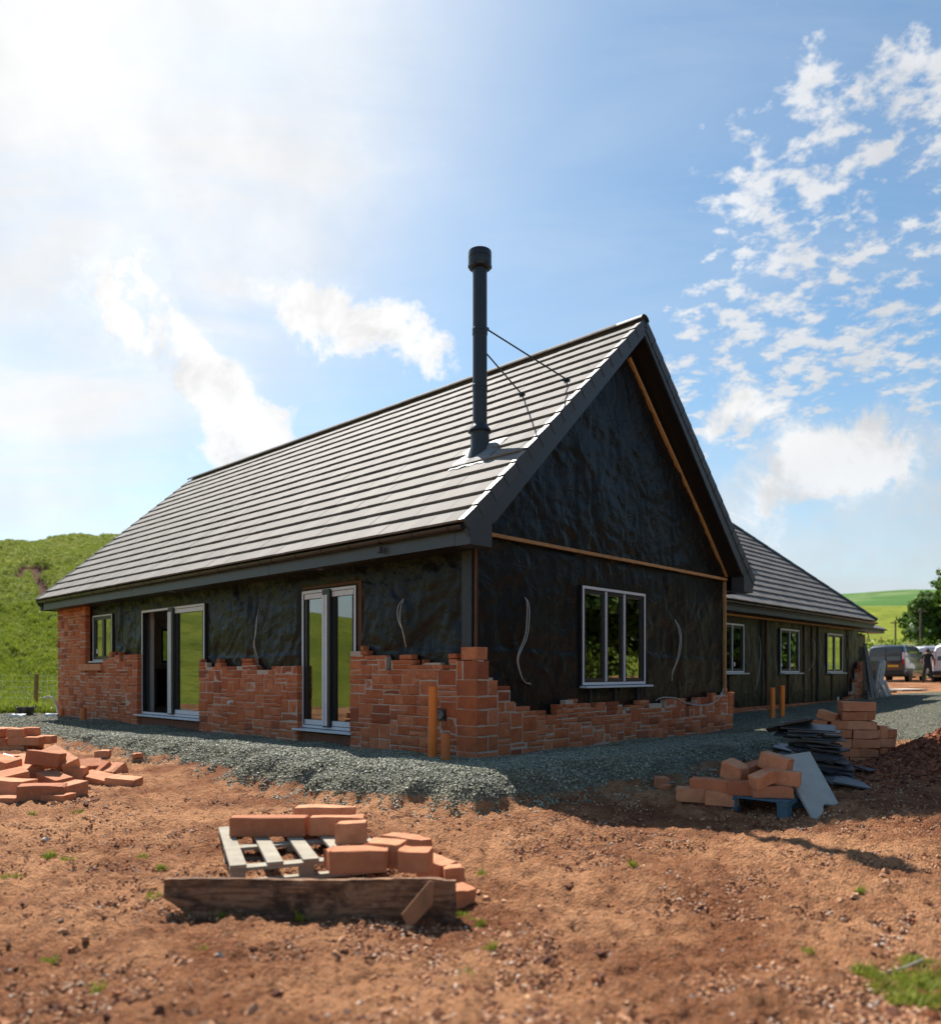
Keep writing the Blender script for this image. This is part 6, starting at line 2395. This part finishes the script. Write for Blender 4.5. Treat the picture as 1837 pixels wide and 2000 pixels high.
def hedge(pts, h_, w_, seed, lb, per=60, leaf=.22):
    V_, F_, n0 = [], [], 0
    rg = random.Random(seed)
    cs, rs = [], []
    for (xa, ya), (xb, yb_) in zip(pts[:-1], pts[1:]):
        L_ = math.hypot(xb - xa, yb_ - ya)
        k_ = int(L_ / .55)
        for i in range(k_):
            t = (i + rg.random() * .4) / k_
            x, y = xa + (xb - xa) * t, ya + (yb_ - ya) * t
            z = gz(x, y) if i % 4 == 0 or not cs else zlast
            zlast = z
            for q in range(int(max(2, h_ / .5))):
                cs.append((x + rg.uniform(-.2, .2) * w_, y + rg.uniform(-.2, .2) * w_, z + .3 + q * .5 + rg.uniform(-.1, .1)))
                rs.append(w_ * rg.uniform(.38, .56))
    V_, F_ = leaf_cloud(cs, rs, per, leaf, seed, flat=.9)
    o_ = empty('hedge', (pts[0][0], pts[0][1], 0), label=lb, cat='hedge')
    me = np_mesh('foliage', V_ - np.array([pts[0][0], pts[0][1], 0]), F_, M_LEAFH)
    link('foliage', me, o_)
    mm = MB()
    for (xa, ya), (xb, yb_) in zip(pts[:-1], pts[1:]):
        mm.tube([(xa - pts[0][0], ya - pts[0][1], gz(xa, ya)), (xb - pts[0][0], yb_ - pts[0][1], gz(xb, yb_))], .12, 5)
    mm.build('stems', M_BARK, o_)


hedge([(20, 60), (30, 58.5), (40, 57.5), (52, 56)], 2.5, 1.3, 5, 'clipped yellow-green hedge running behind the parked vans', per=90, leaf=.22)
hedge([(26, -12), (28, 0), (29.5, 12), (31, 24)], 2.1, 1.3, 6, 'bright green hedge along the right side of the yard', per=45, leaf=.26)


def pole(px, pyb, pyt, Y, lb):
    x = (px - 918.5) / FPX * Y
    z0 = gz(x, Y)
    zt = CAMZ + (1312 - pyt) / FPX * Y
    o_ = empty('utility_pole', (x, Y, z0), label=lb, cat='utility pole', group='utility poles beyond the hedge')
    MB().tube([(0, 0, -.5), (0, 0, zt - z0)], [.10, .08], 10).build('shaft', M_BARK, o_, smooth=True)
    MB().box(-.5, .5, -.05, .05, zt - z0 - .35, zt - z0 - .25).build('crossarm', M_BARK, o_)


pole(1748, 1262, 1211, 84, 'slim dark utility pole standing in the field left of the trees')
pole(1797.5, 1262, 1187, 62.5, 'dark utility pole standing in front of the big tree')
# bare soil strip and field fence on the valley side
m = MB()
m2 = []
for i in range(26):
    x = 46 + i * 1.8
    y = 118 - i * .5
    m.box(x - .07, x + .07, y - .07, y + .07, gz(x, y) - .1, gz(x, y) + 1.2)
tag(m.build('field_fence', M_POST, None), 'distant line of thin fence posts across the green field', 'field fence', kind='stuff')

# ---- grass tufts: meshes shared by instancing
def tuft_mesh(name, nb, h_, spread, seed, mt):
    rg = random.Random(seed)
    mm = MB()
    for i in range(nb):
        a = rg.uniform(0, 6.28)
        x, y = rg.uniform(-spread, spread), rg.uniform(-spread, spread)
        hh_ = h_ * rg.uniform(.5, 1.1)
        wd = .006 * (h_ / .1) ** .6 * rg.uniform(.7, 1.3)
        bx, by = math.cos(a), math.sin(a)
        lean = rg.uniform(.1, .6) * hh_
        tx, ty = -by * wd, bx * wd
        mm.add([(x - tx, y - ty, 0), (x + tx, y + ty, 0), (x + bx * lean * .4 + tx * .8, y + by * lean * .4 + ty * .8, hh_ * .6), (x + bx * lean * .4 - tx * .8, y + by * lean * .4 - ty * .8, hh_ * .6),
                (x + bx * lean, y + by * lean, hh_)], [(0, 1, 2, 3), (3, 2, 4)])
    return mm.mesh(name, mt)


tufts = [tuft_mesh('tuft_a', 16, .10, .05, 1, M_GRASSB), tuft_mesh('tuft_b', 22, .08, .06, 2, M_GRASSB), tuft_mesh('tuft_c', 12, .13, .04, 3, M_GRASSB)]


def scatter_on_ground(name, XY, smin, smax, variants, seed, zoff=0.0, upright=True, rotamp=.25, flat=1.0, **kw):
    rg = np.random.default_rng(seed)
    z, g_, gr_, sc_, sdn_ = terrain(XY[:, 0], XY[:, 1], False)
    n_ = len(XY)
    P = np.stack([XY[:, 0], XY[:, 1], z + zoff], -1)
    rot = np.stack([rg.uniform(-rotamp, rotamp, n_), rg.uniform(-rotamp, rotamp, n_), rg.uniform(0, 6.28, n_)], -1)
    s_ = smin + (smax - smin) * rg.random(n_) ** 2
    scl = np.stack([s_, s_ * (.7 + .5 * rg.random(n_)), s_ * flat * (.7 + .5 * rg.random(n_))], -1)
    return scatter(name, P, rot, scl, variants, **kw)


rgn = np.random.default_rng(5)
# field grass beyond the bare yard, left
pts = []
n_ = 60000
X = rgn.uniform(-28, -8.0, n_)
Y = 18.5 + 30 * rgn.random(n_) ** 1.5
_, g_, gr_, _, _ = terrain(X, Y, False)
keep = (gr_ > .35) & (g_ < .3) & (np.abs(X / Y) < .72)
XY = np.stack([X[keep], Y[keep]], -1)
scatter_on_ground('grass', XY, .9, 2.3, tufts, 1, kind='stuff', label='fresh green meadow grass covering the field left of the house', cat='grass')
# rough tussocks on the hillside
n_ = 60000
az = np.radians(rgn.uniform(-36, -20, n_))
rho = 38 + 80 * rgn.random(n_)
XY = np.stack([rho * np.sin(az), rho * np.cos(az)], -1)
XY = XY[terrain(XY[:, 0], XY[:, 1])[3] < .1]
scatter_on_ground('hill_grass', XY, .9, 2.6, tufts, 2, kind='stuff', label='tussocky grass on the steep hillside', cat='grass', flat=.55)
# weeds in the yard: scattered small patches placed where the photo has them
patch = [(95, 1675, .10), (130, 1685, .10), (160, 1510, .12), (1235, 1695, .05), (905, 1796, .10), (930, 1806, .09), (300, 1755, .09), (310, 1700, .08), (400, 1870, .06), (280, 1678, .07),
         (470, 1620, .05), (940, 1712, .06), (96, 1885, .05), (190, 1945, .05), (150, 1590, .08), (240, 1500, .14), (1690, 1908, .09), (1735, 1930, .14), (1790, 1925, .17), (1830, 1935, .16), (1770, 1960, .13), (1820, 1965, .15),
         (1790, 1890, .09), (1840, 1900, .12), (1580, 1865, .04), (915, 1915, .05), (960, 1860, .04), (1680, 1745, .05), (60, 1595, .06), (430, 1795, .05), (585, 1798, .04), (20, 1720, .08)]
P = []
for px, py, r_ in patch:
    g_ = at(px, py)
    big = py > 1880 and px > 1600
    r_ *= .62 if big else .5
    k_ = int(420 * r_ if not big else 1300 * r_)
    a = rgn.uniform(0, 6.28, k_)
    q = r_ * np.sqrt(rgn.random(k_))
    P.append(np.stack([g_.x + q * np.cos(a), g_.y + q * np.sin(a)], -1))
scatter_on_ground('weeds', np.vstack(P), .16, .5, tufts, 3, kind='stuff', label='small patches of bright weeds growing through the red soil', cat='weeds')
# stick lying by the grass, lower right
g_ = at(1770, 1905)
tag(MB().tube([(-.10, -.03, .02), (0, 0, .03), (.10, .05, .045)], [.006, .008, .005], 6).build('stick', M_PALLET, None, loc=(g_.x, g_.y, g_.z), smooth=True), 'pale dry stick lying on the green weeds, lower right', 'stick')

# ---- gravel chips and soil stones
def chip_mesh(name, seed, mt, flat=.45):
    rg = random.Random(seed)
    mm = MB()
    pts = []
    for zz, rr_ in ((0, .5), (.5, .35)):
        for k_ in range(5):
            a = k_ * 1.2566 + rg.uniform(-.4, .4)
            q = rr_ * rg.uniform(.6, 1.15)
            pts.append((math.cos(a) * q, math.sin(a) * q * .75, (zz + rg.uniform(-.12, .12)) * flat))
    mm.add(pts, [(4, 3, 2, 1, 0), (5, 6, 7, 8, 9)] + [(i, (i + 1) % 5, 5 + (i + 1) % 5, 5 + i) for i in range(5)])
    return mm.mesh(name, mt)


def gravelfn(n, b):
    rnd = n.node('ShaderNodeObjectInfo').outputs['Random']
    pos = n.node('ShaderNodeNewGeometry').outputs['Position']
    c = n.mix(rnd, (.10, .10, .07), (.33, .325, .225))
    c = n.mix(n.m('GREATER_THAN', n.m('FRACT', n.m('MULTIPLY', rnd, 13.7)), .93), c, (.42, .41, .36))
    c = n.mix(n.m('MULTIPLY', n.ramp(n.noise(pos, .9, 5, .6), .45, .68), .5), c, (.17, .17, .135))
    n.put(b.inputs['Base Color'], c)
    b.inputs['Roughness'].default_value = .6
    b.inputs['Specular IOR Level'].default_value = .4


def pebfn(n, b):
    rnd = n.node('ShaderNodeObjectInfo').outputs['Random']
    pos = n.node('ShaderNodeNewGeometry').outputs['Position']
    c = n.mix(rnd, (.30, .12, .055), (.56, .33, .19))
    c = n.mix(n.m('GREATER_THAN', n.m('FRACT', n.m('MULTIPLY', rnd, 9.3)), .93), c, (.56, .45, .36))
    c = n.mix(n.m('GREATER_THAN', n.m('FRACT', n.m('MULTIPLY', rnd, 5.1)), .80), c, (.13, .055, .035))
    n.put(b.inputs['Base Color'], c)
    b.inputs['Roughness'].default_value = .9
    b.inputs['Specular IOR Level'].default_value = .2
    n.put(b.inputs['Normal'], n.bump(n.noise(pos, 90, 4), .4, .01))


M_CHIP = mat('slate_chip', gravelfn)
M_PEB = mat('soil_stone', pebfn)
chips = [chip_mesh('chip_%d' % i, i, M_CHIP) for i in range(6)]
pebs = [chip_mesh('pebble_%d' % i, 30 + i, M_PEB, .7) for i in range(6)]


def gravel_points(n_, x0, x1, y0, y1, seed, dens):
    rg = np.random.default_rng(seed)
    X = rg.uniform(x0, x1, n_)
    Y = rg.uniform(y0, y1, n_)
    s_ = sdf_poly(X, Y, GRAVEL) + .38 * fbm(X * 1.7, Y * 1.7, 5, 3)
    lx_, ly_ = to_local(X, Y)
    inside_house = ((lx_ > .1) & (lx_ < 6.9) & (ly_ > .1)) | ((ly_ > WINGY + .1) & (lx_ > 6.9))
    p = sstep(-.28, .10, s_)
    keep = (rg.random(n_) < p * dens(X, Y)) & ~inside_house & (np.abs(X / np.maximum(Y, .1)) < .70)
    return np.stack([X[keep], Y[keep]], -1)


XY = np.vstack([gravel_points(300000, -6.5, 5.5, 6.3, 13.5, 11, lambda X, Y: np.clip(2.0 - Y / 9, .35, 1)),
                gravel_points(130000, -16, -5.5, 11.5, 25, 12, lambda X, Y: np.clip(1.6 - Y / 20, .25, 1) * .8),
                gravel_points(130000, 3.5, 22, 9.5, 32, 13, lambda X, Y: np.clip(1.5 - Y / 26, .2, 1) * .8)])
print('gravel chips', len(XY))
scatter_on_ground('gravel', XY, .016, .044, chips, 21, zoff=.002, rotamp=.9, kind='stuff', label='grey-green slate gravel laid in a bank round the house', cat='gravel')

n_ = 380000
Yr = 2.0 + 17 * rgn.random(n_) ** 1.9
Xr = Yr * rgn.uniform(-.68, .68, n_)
_, g_, gr_, _, sd2 = terrain(Xr, Yr, False)
cl = fbm(Xr * 1.3, Yr * 1.3, 95, 3)
keep = (g_ < .35) & (gr_ < .4) & (rgn.random(n_) < np.clip(.30 + 2.6 * cl, .03, 1))
XY = np.stack([Xr[keep], Yr[keep]], -1)
scatter_on_ground('soil_stones', XY, .005, .036, pebs, 22, zoff=.004, rotamp=.6, kind='stuff', label='small stones and crumbs of earth strewn over the red soil', cat='stones')
n_ = 1300
Yr = 2.3 + 12 * rgn.random(n_) ** 1.5
Xr = Yr * rgn.uniform(-.66, .66, n_)
_, g_, gr_, _, _ = terrain(Xr, Yr, False)
keep = (g_ < .3) & (gr_ < .4) & (fbm(Xr * .9, Yr * .9, 97, 2) > -.02)
scatter_on_ground('clods', np.stack([Xr[keep], Yr[keep]], -1), .025, .09, pebs, 23, zoff=.0, rotamp=.5, kind='stuff', label='larger clods and flat stones lying on the churned soil', cat='clods')
# crumbly earth over the dug mound
n_ = 14000
Xr = 6.5 + rgn.normal(size=n_) * .9
Yr = 9.0 + rgn.normal(size=n_) * .8
def mudfn(n, b):
    rnd = n.node('ShaderNodeObjectInfo').outputs['Random']
    n.put(b.inputs['Base Color'], n.mix(rnd, (.11, .032, .016), (.27, .095, .045)))
    b.inputs['Roughness'].default_value = .95
M_MUD = mat('dug_earth', mudfn)
muds = [chip_mesh('crumb_%d' % i, 60 + i, M_MUD, .9) for i in range(5)]
scatter_on_ground('earth_crumbs', np.stack([Xr, Yr], -1), .02, .12, muds, 24, zoff=.0, rotamp=1.0, kind='stuff', label='dark red crumbly earth on the dug mound at right', cat='earth')
